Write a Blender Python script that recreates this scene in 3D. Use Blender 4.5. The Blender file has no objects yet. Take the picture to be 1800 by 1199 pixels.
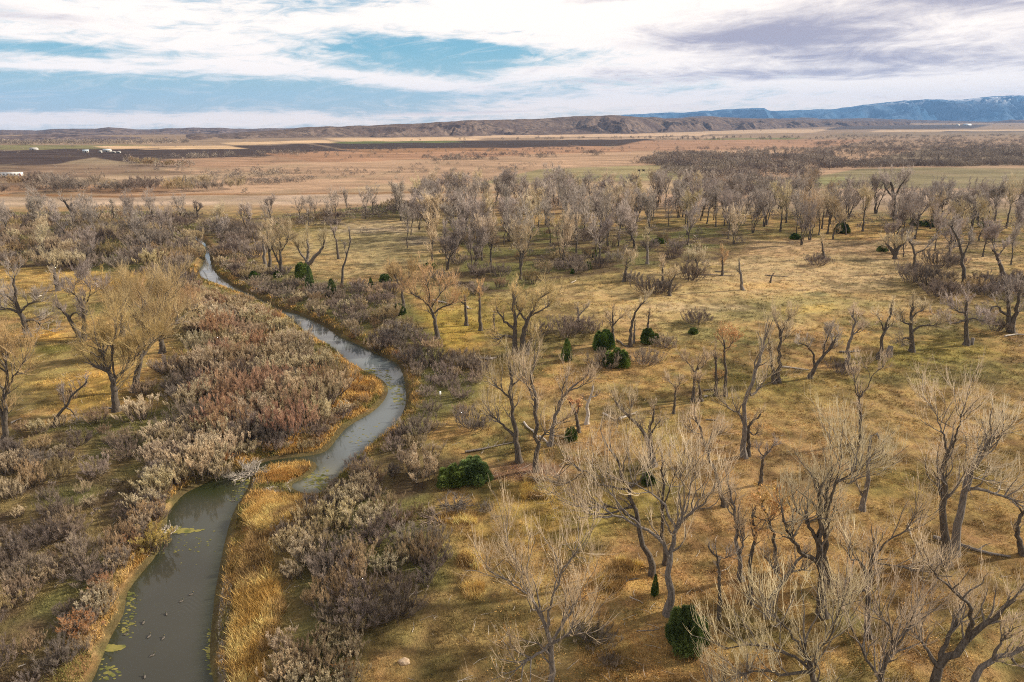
import bpy, math
import numpy as np
from math import radians, sin, cos, tan, atan, atan2, pi

# ------------------------------------------------------------------ camera, sky, sun
SC = bpy.context.scene
H = 42.0
PITCH = atan((599.5 - 218.0) / 1200.0)
cam_d = bpy.data.cameras.new("camera"); cam = bpy.data.objects.new("camera", cam_d)
SC.collection.objects.link(cam); SC.camera = cam
cam.location = (0, 0, H); cam.rotation_euler = (pi / 2 - PITCH, 0, 0)
cam_d.sensor_width = 36; cam_d.lens = 24; cam_d.clip_start = 0.5; cam_d.clip_end = 80000
SC.view_settings.view_transform = 'Standard'; SC.view_settings.look = 'None'
SC.view_settings.exposure = 0.58; SC.view_settings.gamma = 1
SC.cycles.max_bounces = 5; SC.cycles.diffuse_bounces = 2; SC.cycles.glossy_bounces = 2
SC.cycles.transparent_max_bounces = 4; SC.cycles.volume_bounces = 0
SC.cycles.use_denoising = False; SC.cycles.filter_width = 1.05
SC.render.film_transparent = False

SUN_EL, SUN_AZ = radians(27), radians(72)      # azimuth clockwise from +Y
sl = bpy.data.lights.new("sun", 'SUN'); so = bpy.data.objects.new("sun", sl); SC.collection.objects.link(so)
sl.energy = 4.9; sl.angle = radians(1.6); sl.color = (1.0, 0.88, 0.70)
so.rotation_euler = (pi / 2 - SUN_EL, 0, pi - SUN_AZ)

class NT:
    """small helper for building node trees"""
    def __init__(s, nt): s.t = nt; s.n = nt.nodes; s.l = nt.links
    def node(s, typ, **kw):
        n = s.n.new(typ)
        for k, v in kw.items(): setattr(n, k, v)
        return n
    def put(s, sock, v):
        if isinstance(v, bpy.types.NodeSocket): s.l.new(v, sock)
        elif v is not None: sock.default_value = v
    def m(s, op, a, b=None, c=None, clamp=False):
        n = s.node('ShaderNodeMath', operation=op, use_clamp=clamp)
        s.put(n.inputs[0], a); s.put(n.inputs[1], b); s.put(n.inputs[2], c)
        return n.outputs[0]
    def noise(s, vec, scale, detail=4, rough=.55, dist=0.0):
        n = s.node('ShaderNodeTexNoise'); s.put(n.inputs['Vector'], vec)
        n.inputs['Scale'].default_value = scale; n.inputs['Detail'].default_value = detail
        n.inputs['Roughness'].default_value = rough; n.inputs['Distortion'].default_value = dist
        return n.outputs['Fac']
    def ramp(s, fac, stops):
        n = s.node('ShaderNodeValToRGB'); s.put(n.inputs[0], fac); e = n.color_ramp.elements
        while len(e) < len(stops): e.new(0.5)
        for i, (p, c) in enumerate(stops):
            e[i].position = p; e[i].color = (c[0], c[1], c[2], 1)
        return n.outputs[0]
    def mix(s, f, a, b, blend='MIX'):
        n = s.node('ShaderNodeMix', data_type='RGBA', blend_type=blend)
        s.put(n.inputs[0], f)
        for i, v in ((6, a), (7, b)):
            if isinstance(v, tuple): v = (v[0], v[1], v[2], 1)
            s.put(n.inputs[i], v)
        return n.outputs[2]
    def comb(s, x, y, z):
        n = s.node('ShaderNodeCombineXYZ')
        for i, v in enumerate((x, y, z)): s.put(n.inputs[i], v)
        return n.outputs[0]
    def smooth(s, v, a, b):
        n = s.node('ShaderNodeMapRange', interpolation_type='SMOOTHSTEP')
        s.put(n.inputs[0], v); n.inputs[1].default_value = a; n.inputs[2].default_value = b
        return n.outputs[0]

def sky_world():
    w = bpy.data.worlds.new("World"); SC.world = w; w.use_nodes = True
    T = NT(w.node_tree); T.n.clear()
    out = T.node('ShaderNodeOutputWorld')
    sky = T.node('ShaderNodeTexSky', sky_type='NISHITA'); sky.sun_disc = False
    sky.sun_elevation = SUN_EL; sky.sun_rotation = SUN_AZ; sky.air_density = 1.0; sky.dust_density = 1.2; sky.ozone_density = 1.6
    tc = T.node('ShaderNodeTexCoord'); sep = T.node('ShaderNodeSeparateXYZ'); T.l.new(tc.outputs['Generated'], sep.inputs[0])
    X, Y, Z = sep.outputs
    el = T.m('MULTIPLY', T.m('ARCSINE', Z), 180 / pi)
    az = T.m('MULTIPLY', T.m('ARCTAN2', X, Y), 180 / pi)
    # cloud deck seen in perspective: a plane far above
    dz = T.m('ADD', T.m('MAXIMUM', Z, 0.0), 0.045)
    U = T.m('DIVIDE', X, dz); V = T.m('DIVIDE', Y, dz)
    p = T.comb(T.m('ADD', T.m('MULTIPLY', U, 1.0), T.m('MULTIPLY', V, 0.25)), T.m('MULTIPLY', V, 1.0), 0.0)
    n1 = T.noise(p, 0.5, 10, .60, 0.9)
    n2 = T.noise(T.comb(T.m('MULTIPLY', U, .8), T.m('ADD', T.m('MULTIPLY', V, .7), T.m('MULTIPLY', U, -.35)), 7.0), 1.1, 12, .66, 1.2)
    n3 = T.noise(T.comb(T.m('MULTIPLY', az, .085), T.m('ADD', T.m('MULTIPLY', el, .5), T.m('MULTIPLY', az, .02)), 3.0), 1.0, 10, .62, 1.1)
    n4 = T.noise(T.comb(T.m('MULTIPLY', az, .26), T.m('ADD', T.m('MULTIPLY', el, 1.15), T.m('MULTIPLY', az, -.10)), 9.0), 1.0, 9, .65, 1.4)
    def blob(a0, e0, sa, se, slant=0.0):
        da = T.m('SUBTRACT', az, a0)
        x = T.m('DIVIDE', da, sa)
        y = T.m('DIVIDE', T.m('SUBTRACT', T.m('SUBTRACT', el, e0), T.m('MULTIPLY', da, slant)), se)
        r = T.m('ADD', T.m('MULTIPLY', x, x), T.m('MULTIPLY', y, y))
        return T.m('EXPONENT', T.m('MULTIPLY', r, -1.0))
    cover = 0.62
    add = None
    for (a, e, sa, se, sl_, amp) in CLOUDS:
        t = T.m('MULTIPLY', blob(a, e, sa, se, sl_), amp)
        add = t if add is None else T.m('ADD', add, t)
    tex = T.m('ADD', T.m('MULTIPLY', T.m('SUBTRACT', n3, .5), 1.8), T.m('MULTIPLY', T.m('SUBTRACT', n4, .5), 1.7))
    tex = T.m('ADD', tex, T.m('MULTIPLY', T.m('SUBTRACT', n2, .5), 1.3))
    dens = T.m('ADD', T.m('ADD', add, 0.40), tex)
    high = T.smooth(el, 8.5, 13)
    dens = T.m('ADD', dens, T.m('MULTIPLY', high, 0.8))  # cloud above the view thickened to whiten the water's reflections
    mask = T.m('MAXIMUM', T.smooth(dens, -0.05, 1.05), T.m('MULTIPLY', T.smooth(n4, .45, .8), .35))
    # shading inside the cloud: white where thin, lavender grey where thick
    shade = T.m('ADD', T.m('MULTIPLY', T.m('SUBTRACT', n2, .5), 1.8), T.m('ADD', T.m('MULTIPLY', T.m('SUBTRACT', n4, .5), .9), T.m('MULTIPLY', T.m('SUBTRACT', n1, .5), 1.4)))
    g = None
    for (a, e, sa, se, sl_, amp) in GREYS:
        t = T.m('MULTIPLY', blob(a, e, sa, se, sl_), amp); g = t if g is None else T.m('ADD', g, t)
    gfac = T.smooth(T.m('ADD', shade, g), -0.1, 1.1)
    ccol = T.mix(gfac, (1.17, 1.05, 0.95), (0.43, 0.40, 0.485))
    ccol = T.mix(T.smooth(el, 18, 42), ccol, T.mix(0.5, ccol, (.16, .20, .28)))  # cloud high above the view greyed to weaken the sky fill
    warm = T.m('MULTIPLY', T.m('SUBTRACT', 1.0, T.smooth(el, 0.2, 3.6)), 0.8)
    ccol = T.mix(warm, ccol, (1.2, 0.98, 0.80))
    blue = T.ramp(T.m('DIVIDE', el, 13.0), [(0.0, (.62, .70, .70)), (.16, (.42, .62, .68)), (.42, (.16, .47, .62)), (1.0, (.07, .30, .53))])
    skyc = T.mix(0.75, T.mix(1.0, sky.outputs[0], (0.13, 0.13, 0.13), 'MULTIPLY'), blue)
    b = T.node('ShaderNodeBackground'); T.l.new(T.mix(mask, skyc, ccol), b.inputs[0]); b.inputs[1].default_value = 0.72
    T.l.new(b.outputs[0], out.inputs[0])

# azimuth (deg, right positive), elevation (deg), half widths, slant, amount
CLOUDS = [(-24, 6.8, 15, 2.2, 0, .55), (-18, 4.3, 8, 1.0, 0, .65), (1, 7.9, 12, 2.0, 0, .9), (22, 5.8, 17, 4, 0, 1.1), (34, 8, 12, 6, 0, .9),
          (-5.5, 5.1, 7.0, 1.2, .02, -1.25), (-11, 5.6, 3, .9, 0, -.4), (-27, 2.1, 24, 1.0, 0, -.8), (-6, 1.9, 12, .6, 0, -.3), (-31, 4.7, 9, .4, 0.01, -.75), (-33, 8.3, 10, .6, .03, -.35),
          (-8, 3.1, 6, .45, -.09, 1.0), (-30, .35, 19, .42, 0, 1.0), (6, 1.6, 12, .8, 0, .7), (-5, .75, 5, .14, .03, .8), (-34, 3.6, 7, .25, 0, .6), (3, 3.9, 4, .4, 0, .5)]
GREYS = [(18, 6.2, 10, 1.4, .06, .85), (27, 4.5, 11, 1.1, -.05, .85), (24, 3.4, 10, .4, -.04, .5), (33, 7.6, 8, 1.3, -.15, .85), (7, 8.9, 4, .35, .05, .8), (0, 7.0, 10, 1.8, 0, -.8), (10, 5.0, 6, .8, 0, -.4),
         (-20, 5.5, 16, 3, 0, -.7), (22, 2.6, 18, .5, .04, -.7), (-5, .8, 5, .11, .03, 1.9), (14, 3.4, 10, .5, 0, .4), (-33, 6.5, 8, .8, 0, .4)]
sky_world()

# ------------------------------------------------------------------ pixel <-> place
CP, SP = cos(PITCH), sin(PITCH)
def ray(px, py):
    a = (np.asarray(px, float) - 900) / 1200; b = (599.5 - np.asarray(py, float)) / 1200
    return a, CP + b * SP, -SP + b * CP
def G(px, py, z=0.0):
    dx, dy, dz = ray(px, py); t = (z - H) / dz
    return dx * t, dy * t
def at_y(px, py, Y):
    dx, dy, dz = ray(px, py); t = Y / dy
    return dx * t, H + dz * t
def project(x, y, z):
    zz = z - H; d = np.maximum(y * CP - zz * SP, 1.0)
    return 900 + 1200 * x / d, 599.5 - 1200 * (y * SP + zz * CP) / d

# ------------------------------------------------------------------ numpy noise
def _h(ix, iy, s):
    v = np.sin(ix * 127.1 + iy * 311.7 + s * 74.7) * 43758.5453
    return v - np.floor(v)
def vnoise(x, y, s=0):
    x = np.asarray(x, float); y = np.asarray(y, float)
    ix, iy = np.floor(x), np.floor(y); fx, fy = x - ix, y - iy
    fx = fx * fx * (3 - 2 * fx); fy = fy * fy * (3 - 2 * fy)
    a, b, c, d = _h(ix, iy, s), _h(ix + 1, iy, s), _h(ix, iy + 1, s), _h(ix + 1, iy + 1, s)
    return (a * (1 - fx) + b * fx) * (1 - fy) + (c * (1 - fx) + d * fx) * fy
def fbm(x, y, s=0, o=4, g=.5):
    t, A, n = 0, 1, 0
    for i in range(o):
        t = t + A * vnoise(x * 2 ** i, y * 2 ** i, s + i * 7.3); n += A; A *= g
    return t / n
def sstep(v, a, b):
    t = np.clip((v - a) / (b - a), 0, 1); return t * t * (3 - 2 * t)

# ------------------------------------------------------------------ river outline (pixels of the photograph, water level)
WZ = -1.1
LEFT = [(60,1300),(110,1240),(150,1199),(165,1165),(185,1120),(205,1085),(213,1045),(238,1010),(260,985),(273,965),(283,935),(287,905),(300,885),(320,866),
        (350,851),(385,834),(415,826),(440,817),(470,806),(505,801),(540,797),(565,791),(580,775),(600,752),(625,736),(650,721),
        (668,702),(674,684),(664,669),(640,655),(612,641),(590,620),(562,603),(535,586),(508,563),(480,546),(450,531),(420,518),
        (395,508),(372,500),(352,490),(347,476),(353,465),(358,450),(358,436),(345,424),(325,414),(300,408)]
RIGHT = [(420,1300),(402,1240),(395,1199),(385,1165),(384,1120),(388,1080),(391,1040),(398,1000),(405,960),(414,920),(424,892),(437,870),(447,855),
         (452,838),(470,824),(505,818),(540,815),(545,824),(528,838),(505,848),(505,862),(530,872),(563,871),(588,853),
         (602,838),(625,815),(650,790),(680,765),(702,745),(716,720),(719,690),(713,657),(700,637),(665,621),(635,606),(600,590),
         (570,571),(530,553),(500,545),(470,530),(440,515),(415,504),(397,492),(383,480),(375,466),(371,446),(368,434),(356,421),(336,411),(300,405)]
def px_line(L, z): 
    a = np.array(L, float); x, y = G(a[:, 0], a[:, 1], z); return np.stack([x, y], 1)
def smooth_line(P, k=5):
    n = len(P); Q = np.vstack([2 * P[0] - P[1], P, 2 * P[-1] - P[-2]]); out = []
    for i in range(n - 1):
        p0, p1, p2, p3 = Q[i], Q[i + 1], Q[i + 2], Q[i + 3]
        for j in range(k):
            t = j / k
            out.append(.5 * ((2 * p1) + (-p0 + p2) * t + (2 * p0 - 5 * p1 + 4 * p2 - p3) * t * t + (-p0 + 3 * p1 - 3 * p2 + p3) * t ** 3))
    out.append(P[-1]); return np.array(out)
LB = smooth_line(px_line(LEFT, WZ), 4); RB = smooth_line(px_line(RIGHT, WZ), 4)
RIV = np.vstack([LB, RB[::-1]])
def inside(x, y, P):
    x = np.asarray(x, float); y = np.asarray(y, float); r = np.zeros(x.shape, bool); j = len(P) - 1
    for i in range(len(P)):
        xi, yi, xj, yj = P[i][0], P[i][1], P[j][0], P[j][1]
        if yi != yj:
            c = ((yi > y) != (yj > y)) & (x < (xj - xi) * (y - yi) / (yj - yi) + xi); r ^= c
        j = i
    return r
def seg_dist(x, y, P, closed=True):
    d = np.full(np.shape(x), 1e9); n = len(P)
    for i in range(n if closed else n - 1):
        a = P[i]; b = P[(i + 1) % n]; v = b - a; L = v @ v + 1e-9
        t = np.clip(((x - a[0]) * v[0] + (y - a[1]) * v[1]) / L, 0, 1)
        d = np.minimum(d, (x - a[0] - t * v[0]) ** 2 + (y - a[1] - t * v[1]) ** 2)
    return np.sqrt(d)
RX0, RX1, RY0, RY1 = RIV[:, 0].min() - 14, RIV[:, 0].max() + 14, RIV[:, 1].min() - 14, RIV[:, 1].max() + 14
def river_sd(x, y):
    """signed distance to the water's edge, negative in the water"""
    x = np.asarray(x, float); y = np.asarray(y, float); d = np.full(x.shape, 14.0)
    m = (x > RX0) & (x < RX1) & (y > RY0) & (y < RY1)
    if m.any():
        xs, ys = x[m], y[m]; dd = seg_dist(xs, ys, RIV); dd = np.where(inside(xs, ys, RIV), -dd, dd); d[m] = np.clip(dd, -14, 14)
    return d
def px_poly(L, z=0.0): return px_line(L, z)
BAR1 = px_poly([(380,1260),(380,1080),(400,960),(425,880),(500,850),(575,868),(520,900),(470,960),(450,1030),(445,1100),(460,1260)], -.5)
BAR2 = px_poly([(430,815),(470,790),(560,770),(600,720),(620,650),(690,650),(690,710),(620,750),(580,800),(550,830),(440,870)], -.5)
def ground_z(x, y, sd=None):
    x = np.asarray(x, float); y = np.asarray(y, float)
    if sd is None: sd = river_sd(x, y)
    und = (fbm(x / 23, y / 23, 5, 3) - .5) * .9 + (fbm(x / 4, y / 4, 9, 2) - .5) * .22
    bar = np.zeros(x.shape)
    m = (x > RX0) & (x < RX1) & (y > RY0) & (y < RY1)
    if m.any():
        for B in (BAR1, BAR2):
            xs, ys = x[m], y[m]; d = seg_dist(xs, ys, B); d = np.where(inside(xs, ys, B), d, -d); bar[m] = np.maximum(bar[m], sstep(d, -1.5, 1.0))
    wid = 1.3 + 3.5 * bar + .7 * (fbm(x / 3, y / 3, 3, 2) - .5)
    top = und * sstep(sd, 0, 8) - bar * .45
    z = np.where(sd > 0, WZ + (top - WZ) * sstep(sd, -0.6 * wid, wid), WZ + (top - WZ) * sstep(sd, -.6 * wid, wid) - .35 * sstep(-sd, 0, 2))
    q = x / np.maximum(y, 1)
    far = 62 * sstep(y, 2600, 9000) * sstep(q, .02, .45) - 150 * sstep(y, 2600, 12000) * sstep(q, .05, -.2) - y ** 2 / 1.27e7
    return z + far

# ------------------------------------------------------------------ mesh helpers
COL = SC.collection
def mesh_np(name, V, F, mats, mi=None, smooth=False, col=None):
    """V (n,3), F list of (k,3|4) int arrays"""
    me = bpy.data.meshes.new(name)
    if not isinstance(F, (list, tuple)): F = [F]
    F = [f for f in F if len(f)]
    V = np.asarray(V, np.float32); me.vertices.add(len(V)); me.vertices.foreach_set('co', V.ravel())
    lv = np.concatenate([f.ravel() for f in F]).astype(np.int32)
    cnt = np.concatenate([np.full(len(f), f.shape[1]) for f in F]); st = np.concatenate([[0], np.cumsum(cnt)[:-1]]).astype(np.int32)
    me.loops.add(len(lv)); me.loops.foreach_set('vertex_index', lv)
    me.polygons.add(len(cnt)); me.polygons.foreach_set('loop_start', st)
    if mi is not None: me.polygons.foreach_set('material_index', np.asarray(mi, np.int32))
    if smooth: me.polygons.foreach_set('use_smooth', np.ones(len(cnt), bool))
    me.update(calc_edges=True)
    if col is not None:
        c = me.color_attributes.new('tint', 'FLOAT_COLOR', 'POINT')
        c.data.foreach_set('color', np.hstack([col, np.ones((len(col), 1))]).astype(np.float32).ravel())
    for m in (mats if isinstance(mats, (list, tuple)) else [mats]): me.materials.append(m)
    return me
def link(name, data, loc=(0, 0, 0), parent=None, label=None, cat=None, group=None, kind=None):
    o = bpy.data.objects.new(name, data); COL.objects.link(o); o.location = loc
    if parent is not None: o.parent = parent
    if label: o['label'] = label
    if cat: o['category'] = cat
    if group: o['group'] = group
    if kind: o['kind'] = kind
    return o
def norm(v): return v / (np.linalg.norm(v, axis=-1, keepdims=True) + 1e-9)
def tubes(P, R, k=3):
    """P (m,n,3) polylines, R (m,n) -> verts, quads"""
    m, n, _ = P.shape
    T = np.empty_like(P); T[:, 1:-1] = P[:, 2:] - P[:, :-2]; T[:, 0] = P[:, 1] - P[:, 0]; T[:, -1] = P[:, -1] - P[:, -2]; T = norm(T)
    mean = norm(P[:, -1] - P[:, 0]); ref = np.where(np.abs(mean[:, 2:3]) > .8, np.array([[1., .1, 0]]), np.array([[0, 0, 1.]]))[:, None, :]
    A = norm(np.cross(T, np.broadcast_to(ref, T.shape))); B = np.cross(T, A)
    a = np.arange(k) * 2 * pi / k
    V = P[:, :, None, :] + R[:, :, None, None] * (np.cos(a)[None, None, :, None] * A[:, :, None, :] + np.sin(a)[None, None, :, None] * B[:, :, None, :])
    V = V.reshape(-1, 3)
    i = np.arange(m)[:, None, None] * n * k; j = np.arange(n - 1)[None, :, None] * k; q = np.arange(k)[None, None, :]; q2 = (q + 1) % k
    F = np.stack([i + j + q, i + j + q2, i + j + k + q2, i + j + k + q], -1).reshape(-1, 4)
    return V, F
class Geo:
    def __init__(s): s.V = []; s.F3 = []; s.F4 = []; s.m3 = []; s.m4 = []; s.C = []; s.n = 0
    def add(s, V, F, mat=0, C=None):
        F = np.asarray(F) + s.n; s.V.append(V); s.n += len(V)
        if C is not None: s.C.append(C)
        if F.shape[1] == 3: s.F3.append(F); s.m3.append(np.full(len(F), mat))
        else: s.F4.append(F); s.m4.append(np.full(len(F), mat))
        return s
    def mesh(s, name, mats, smooth=False):
        F = []; mi = []
        if s.F3: F.append(np.vstack(s.F3)); mi.append(np.concatenate(s.m3))
        if s.F4: F.append(np.vstack(s.F4)); mi.append(np.concatenate(s.m4))
        return mesh_np(name, np.vstack(s.V), F, mats, np.concatenate(mi), smooth, np.vstack(s.C) if s.C else None)

# ------------------------------------------------------------------ materials
def mat(name, build):
    m = bpy.data.materials.new(name); m.use_nodes = True; T = NT(m.node_tree)
    b = T.n['Principled BSDF']; b.inputs['Specular IOR Level'].default_value = .25; build(T, b); return m
def plain(c1, c2, scale=3.0, rough=.85, rnd=.0, hue=None):
    """bark, twigs and leaves: two-tone noise plus a small random shift from object to object"""
    def f(T, b):
        tc = T.node('ShaderNodeTexCoord'); n = T.noise(tc.outputs['Object'], scale, 3)
        c = T.mix(T.smooth(n, .35, .65), c1, c2)
        if rnd:
            oi = T.node('ShaderNodeObjectInfo'); hs = T.node('ShaderNodeHueSaturation'); T.put(hs.inputs['Color'], c)
            T.put(hs.inputs['Value'], T.m('ADD', T.m('MULTIPLY', oi.outputs['Random'], rnd), 1 - rnd / 2))
            r2 = T.m('FRACT', T.m('MULTIPLY', oi.outputs['Random'], 17.3))
            T.put(hs.inputs['Saturation'], T.m('ADD', T.m('MULTIPLY', r2, rnd * .7), 1 - rnd * .35))
            T.put(hs.inputs['Hue'], T.m('ADD', T.m('MULTIPLY', T.m('FRACT', T.m('MULTIPLY', oi.outputs['Random'], 5.7)), .03), .485))
            c = hs.outputs[0]
        T.put(b.inputs['Base Color'], c); b.inputs['Roughness'].default_value = rough
    return f
def bark(c1, c2):
    def f(T, b):
        tc = T.node('ShaderNodeTexCoord'); mp = T.node('ShaderNodeMapping'); T.put(mp.inputs[0], tc.outputs['Object']); mp.inputs['Scale'].default_value = (5, 5, 1.1)
        n = T.noise(mp.outputs[0], 1.6, 5, .65)
        T.put(b.inputs['Base Color'], T.mix(T.smooth(n, .3, .7), c1, c2)); b.inputs['Roughness'].default_value = .9
        bp = T.node('ShaderNodeBump'); bp.inputs['Strength'].default_value = .7; bp.inputs['Distance'].default_value = .1
        T.put(bp.inputs['Height'], n); T.l.new(bp.outputs[0], b.inputs['Normal'])
    return f
M = {}
M['bark'] = mat('bark_dark', bark((.045, .036, .03), (.15, .125, .10)))
M['bark_mid'] = mat('bark_grey', bark((.09, .078, .07), (.25, .215, .185)))
M['dead'] = mat('wood_bleached', bark((.30, .26, .22), (.62, .56, .49)))
M['tw_gold'] = mat('twigs_gold', plain((.44, .30, .13), (.68, .49, .24), .35, rnd=.3))
M['tw_pale'] = mat('twigs_pale', plain((.42, .33, .21), (.70, .58, .40), .35, rnd=.25))
M['tw_grey'] = mat('twigs_grey', plain((.30, .25, .22), (.50, .43, .375), .35, rnd=.3))
M['tw_rust'] = mat('twigs_rust', plain((.42, .27, .13), (.62, .40, .19), .35, rnd=.2))
M['leaf_rust'] = mat('leaves_rust', plain((.44, .22, .07), (.60, .36, .13), .8, rnd=.2))
M['leaf_tan'] = mat('leaves_tan', plain((.40, .28, .12), (.62, .46, .22), .8, rnd=.2))
M['sh_stem'] = mat('shrub_stems', plain((.09, .07, .06), (.22, .175, .15), 1.0, rnd=.3))
M['sh_grey'] = mat('shrub_twigs_grey', plain((.17, .135, .115), (.36, .29, .24), .6, rnd=.5))
M['sh_brown'] = mat('shrub_twigs_brown', plain((.30, .22, .13), (.54, .42, .27), .6, rnd=.4))
M['sh_russet'] = mat('shrub_twigs_russet', plain((.31, .18, .11), (.54, .34, .21), .6, rnd=.3))
M['sh_silver'] = mat('shrub_leaves_silver', plain((.50, .42, .27), (.80, .68, .47), .7, rnd=.35))
M['sh_yellow'] = mat('shrub_leaves_yellow', plain((.42, .32, .08), (.66, .52, .17), .7, rnd=.15))
M['sh_orange'] = mat('shrub_leaves_orange', plain((.50, .22, .06), (.66, .34, .11), .7, rnd=.15))
M['juniper'] = mat('juniper_green', plain((.06, .095, .025), (.20, .27, .07), 1.3, rnd=.3))
# ------------------------------------------------------------------ ground colour, laid out on the ground itself
# soft patches: px, py, half width, half height (pixels of the photograph), colour, strength
PATCH = [
 (1250,500,420,60,(.42,.32,.14),.55),(1500,470,320,40,(.42,.31,.15),.5),(1150,560,300,40,(.40,.30,.11),.45),(650,430,140,50,(.38,.31,.15),.5),
 (760,580,95,34,(.30,.21,.035),.9),(860,560,90,30,(.26,.20,.04),.7),(1060,620,60,16,(.42,.28,.11),.7),(1090,560,70,10,(.42,.29,.12),.6),
 (1390,690,120,30,(.17,.15,.03),.9),(1330,720,90,20,(.19,.16,.04),.6),(1640,620,120,26,(.22,.19,.04),.8),(1700,650,120,16,(.20,.18,.05),.6),
 (1020,470,180,16,(.34,.25,.07),.7),(1100,500,120,10,(.36,.25,.08),.6),(1300,440,300,14,(.38,.25,.11),.7),(1500,430,250,10,(.36,.26,.13),.6),
 (1440,518,36,9,(.50,.36,.14),.9),(1440,518,22,5,(.22,.20,.08),.9),(1380,540,160,18,(.22,.20,.07),.7),(1260,590,60,14,(.19,.18,.06),.6),(1420,543,50,7,(.5,.36,.1),.8),
 (1210,540,110,8,(.50,.38,.2),.5),(1340,500,70,7,(.46,.30,.10),.7),(1650,520,130,20,(.30,.22,.08),.6),
 (650,430,120,34,(.25,.21,.09),.8),(560,420,80,20,(.30,.24,.09),.6),(690,395,80,8,(.36,.28,.14),.8),(600,470,60,20,(.34,.25,.10),.5),(640,405,90,5,(.42,.33,.2),.6),(730,420,40,8,(.17,.14,.10),.7),
 (60,480,120,14,(.38,.26,.07),.8),(90,505,90,14,(.38,.25,.07),.7),(80,540,110,20,(.24,.20,.06),.7),(70,590,40,9,(.55,.33,.07),.9),(110,615,60,8,(.17,.17,.03),.7),(60,650,110,30,(.26,.20,.06),.7),(130,700,80,36,(.42,.27,.06),.7),(180,660,60,12,(.44,.27,.06),.6),
 (40,700,60,30,(.26,.21,.07),.6),
 (1230,960,140,90,(.30,.185,.07),.65),(1350,860,160,70,(.34,.22,.085),.6),(1450,760,200,60,(.33,.21,.08),.6),(1600,720,240,60,(.27,.19,.065),.7),(1700,850,150,70,(.27,.19,.055),.6),
 (1560,860,70,30,(.22,.17,.04),.6),(1620,1000,180,90,(.24,.15,.055),.5),(1660,900,140,40,(.22,.15,.05),.6),
 (960,880,130,60,(.33,.23,.055),.8),(940,860,30,20,(.46,.33,.08),.9),(880,840,60,8,(.25,.13,.08),.6),(930,830,90,14,(.24,.13,.09),.8),(1100,900,80,30,(.27,.22,.05),.6),
 (830,1045,18,14,(.55,.36,.10),1),(820,990,22,12,(.55,.33,.12),1),(810,915,40,8,(.44,.28,.11),.8),(1060,1020,70,40,(.40,.25,.07),.7),(760,1110,120,50,(.20,.15,.05),.7),(850,1080,120,70,(.25,.18,.06),.6),
 (880,1180,140,40,(.22,.16,.06),.5),(1200,1180,200,40,(.32,.19,.06),.6),(700,900,70,20,(.21,.17,.05),.6),(900,720,60,40,(.25,.20,.06),.5),(1150,760,70,40,(.24,.20,.06),.7),(1020,720,80,30,(.25,.20,.07),.6),
 (1070,680,60,10,(.20,.17,.06),.6),(800,640,60,20,(.28,.20,.06),.6),(870,690,40,60,(.26,.20,.06),.6)]
# brushy ground under the thickets
BRUSH = [
 [(0,770),(120,740),(260,720),(330,690),(320,560),(345,510),(420,520),(520,580),(590,630),(590,720),(440,800),(300,880),(215,1045),(150,1199),(100,1300),(-300,1300),(-300,770)],
 [(372,440),(440,450),(560,490),(700,510),(770,590),(790,650),(860,640),(830,700),(740,760),(700,790),(690,740),(720,650),(600,580),(480,525),(385,482)],
 [(600,850),(700,750),(760,780),(860,830),(720,900),(800,980),(770,1080),(640,1120),(600,1300),(480,1300),(510,960)],
 [(-200,372),(330,372),(420,385),(760,352),(760,372),(440,402),(372,440),(345,470),(230,480),(-200,462)],
 [(760,400),(900,395),(1300,400),(1330,425),(1290,455),(1000,490),(860,520),(760,500),(820,440)]]
# long fields and meadows seen low over the plain: x0, top0, bottom0, x1, top1, bottom1, colour
BANDS = [
 (-400,225,262,2200,214,262,(.29,.22,.15)),
 (-400,262,700,2200,262,380,(.41,.29,.19)),
 (-400,255,264,260,255,263,(.20,.19,.09)),(-400,247,254,330,247,252,(.46,.35,.23)),
 (-400,265,294,180,263,289,(.075,.055,.048)),(170,261,289,600,252,268,(.072,.053,.046)),(600,250,268,1180,244,253,(.066,.05,.044)),
 (-400,290,345,150,290,332,(.20,.145,.10)),(150,290,332,330,286,318,(.25,.18,.12)),(200,288,300,420,284,290,(.27,.20,.14)),
 (190,257,262,430,256,261,(.60,.44,.26)),(410,250,255,600,246,251,(.62,.46,.28)),(600,243,249,850,241,246,(.62,.46,.28)),(600,249,252,820,247,250,(.14,.17,.06)),
 (840,238,243,1260,233,238,(.55,.41,.27)),(1190,229,236,1460,227,233,(.50,.38,.25)),(1000,243,246,1290,239,242,(.42,.32,.22)),
 (1255,243,247,1420,242,245,(.19,.20,.09)),(1100,247,266,1520,245,259,(.36,.23,.15)),(520,268,287,1100,255,267,(.38,.235,.145)),(320,280,298,540,274,286,(.36,.24,.155)),
 (1480,221,228,1740,219,226,(.09,.075,.07)),(1550,229,232,1900,227,230,(.52,.40,.26)),(1660,231,236,2000,231,235,(.10,.085,.075)),(1480,233,240,1900,232,238,(.24,.19,.13)),
 (1500,245,262,2100,243,262,(.30,.22,.15)),(1560,262,292,2100,262,290,(.23,.19,.13)),(1440,296,330,2200,294,332,(.235,.21,.12)),(1300,318,335,1480,312,328,(.23,.23,.11)),
 (1250,333,400,2200,334,420,(.37,.29,.21)),(880,300,330,1260,286,325,(.30,.265,.14)),(1000,312,318,1230,300,306,(.20,.20,.10)),(600,325,352,1300,318,340,(.42,.32,.20)),
 (-400,346,372,760,343,358,(.50,.395,.29)),(-400,345,350,900,338,340,(.30,.17,.08)),(-400,362,380,420,362,372,(.42,.30,.18)),(-400,330,345,330,325,338,(.34,.22,.13)),
 (640,262,270,900,259,265,(.30,.18,.10)),(200,308,318,520,302,310,(.38,.29,.19))]
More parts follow.
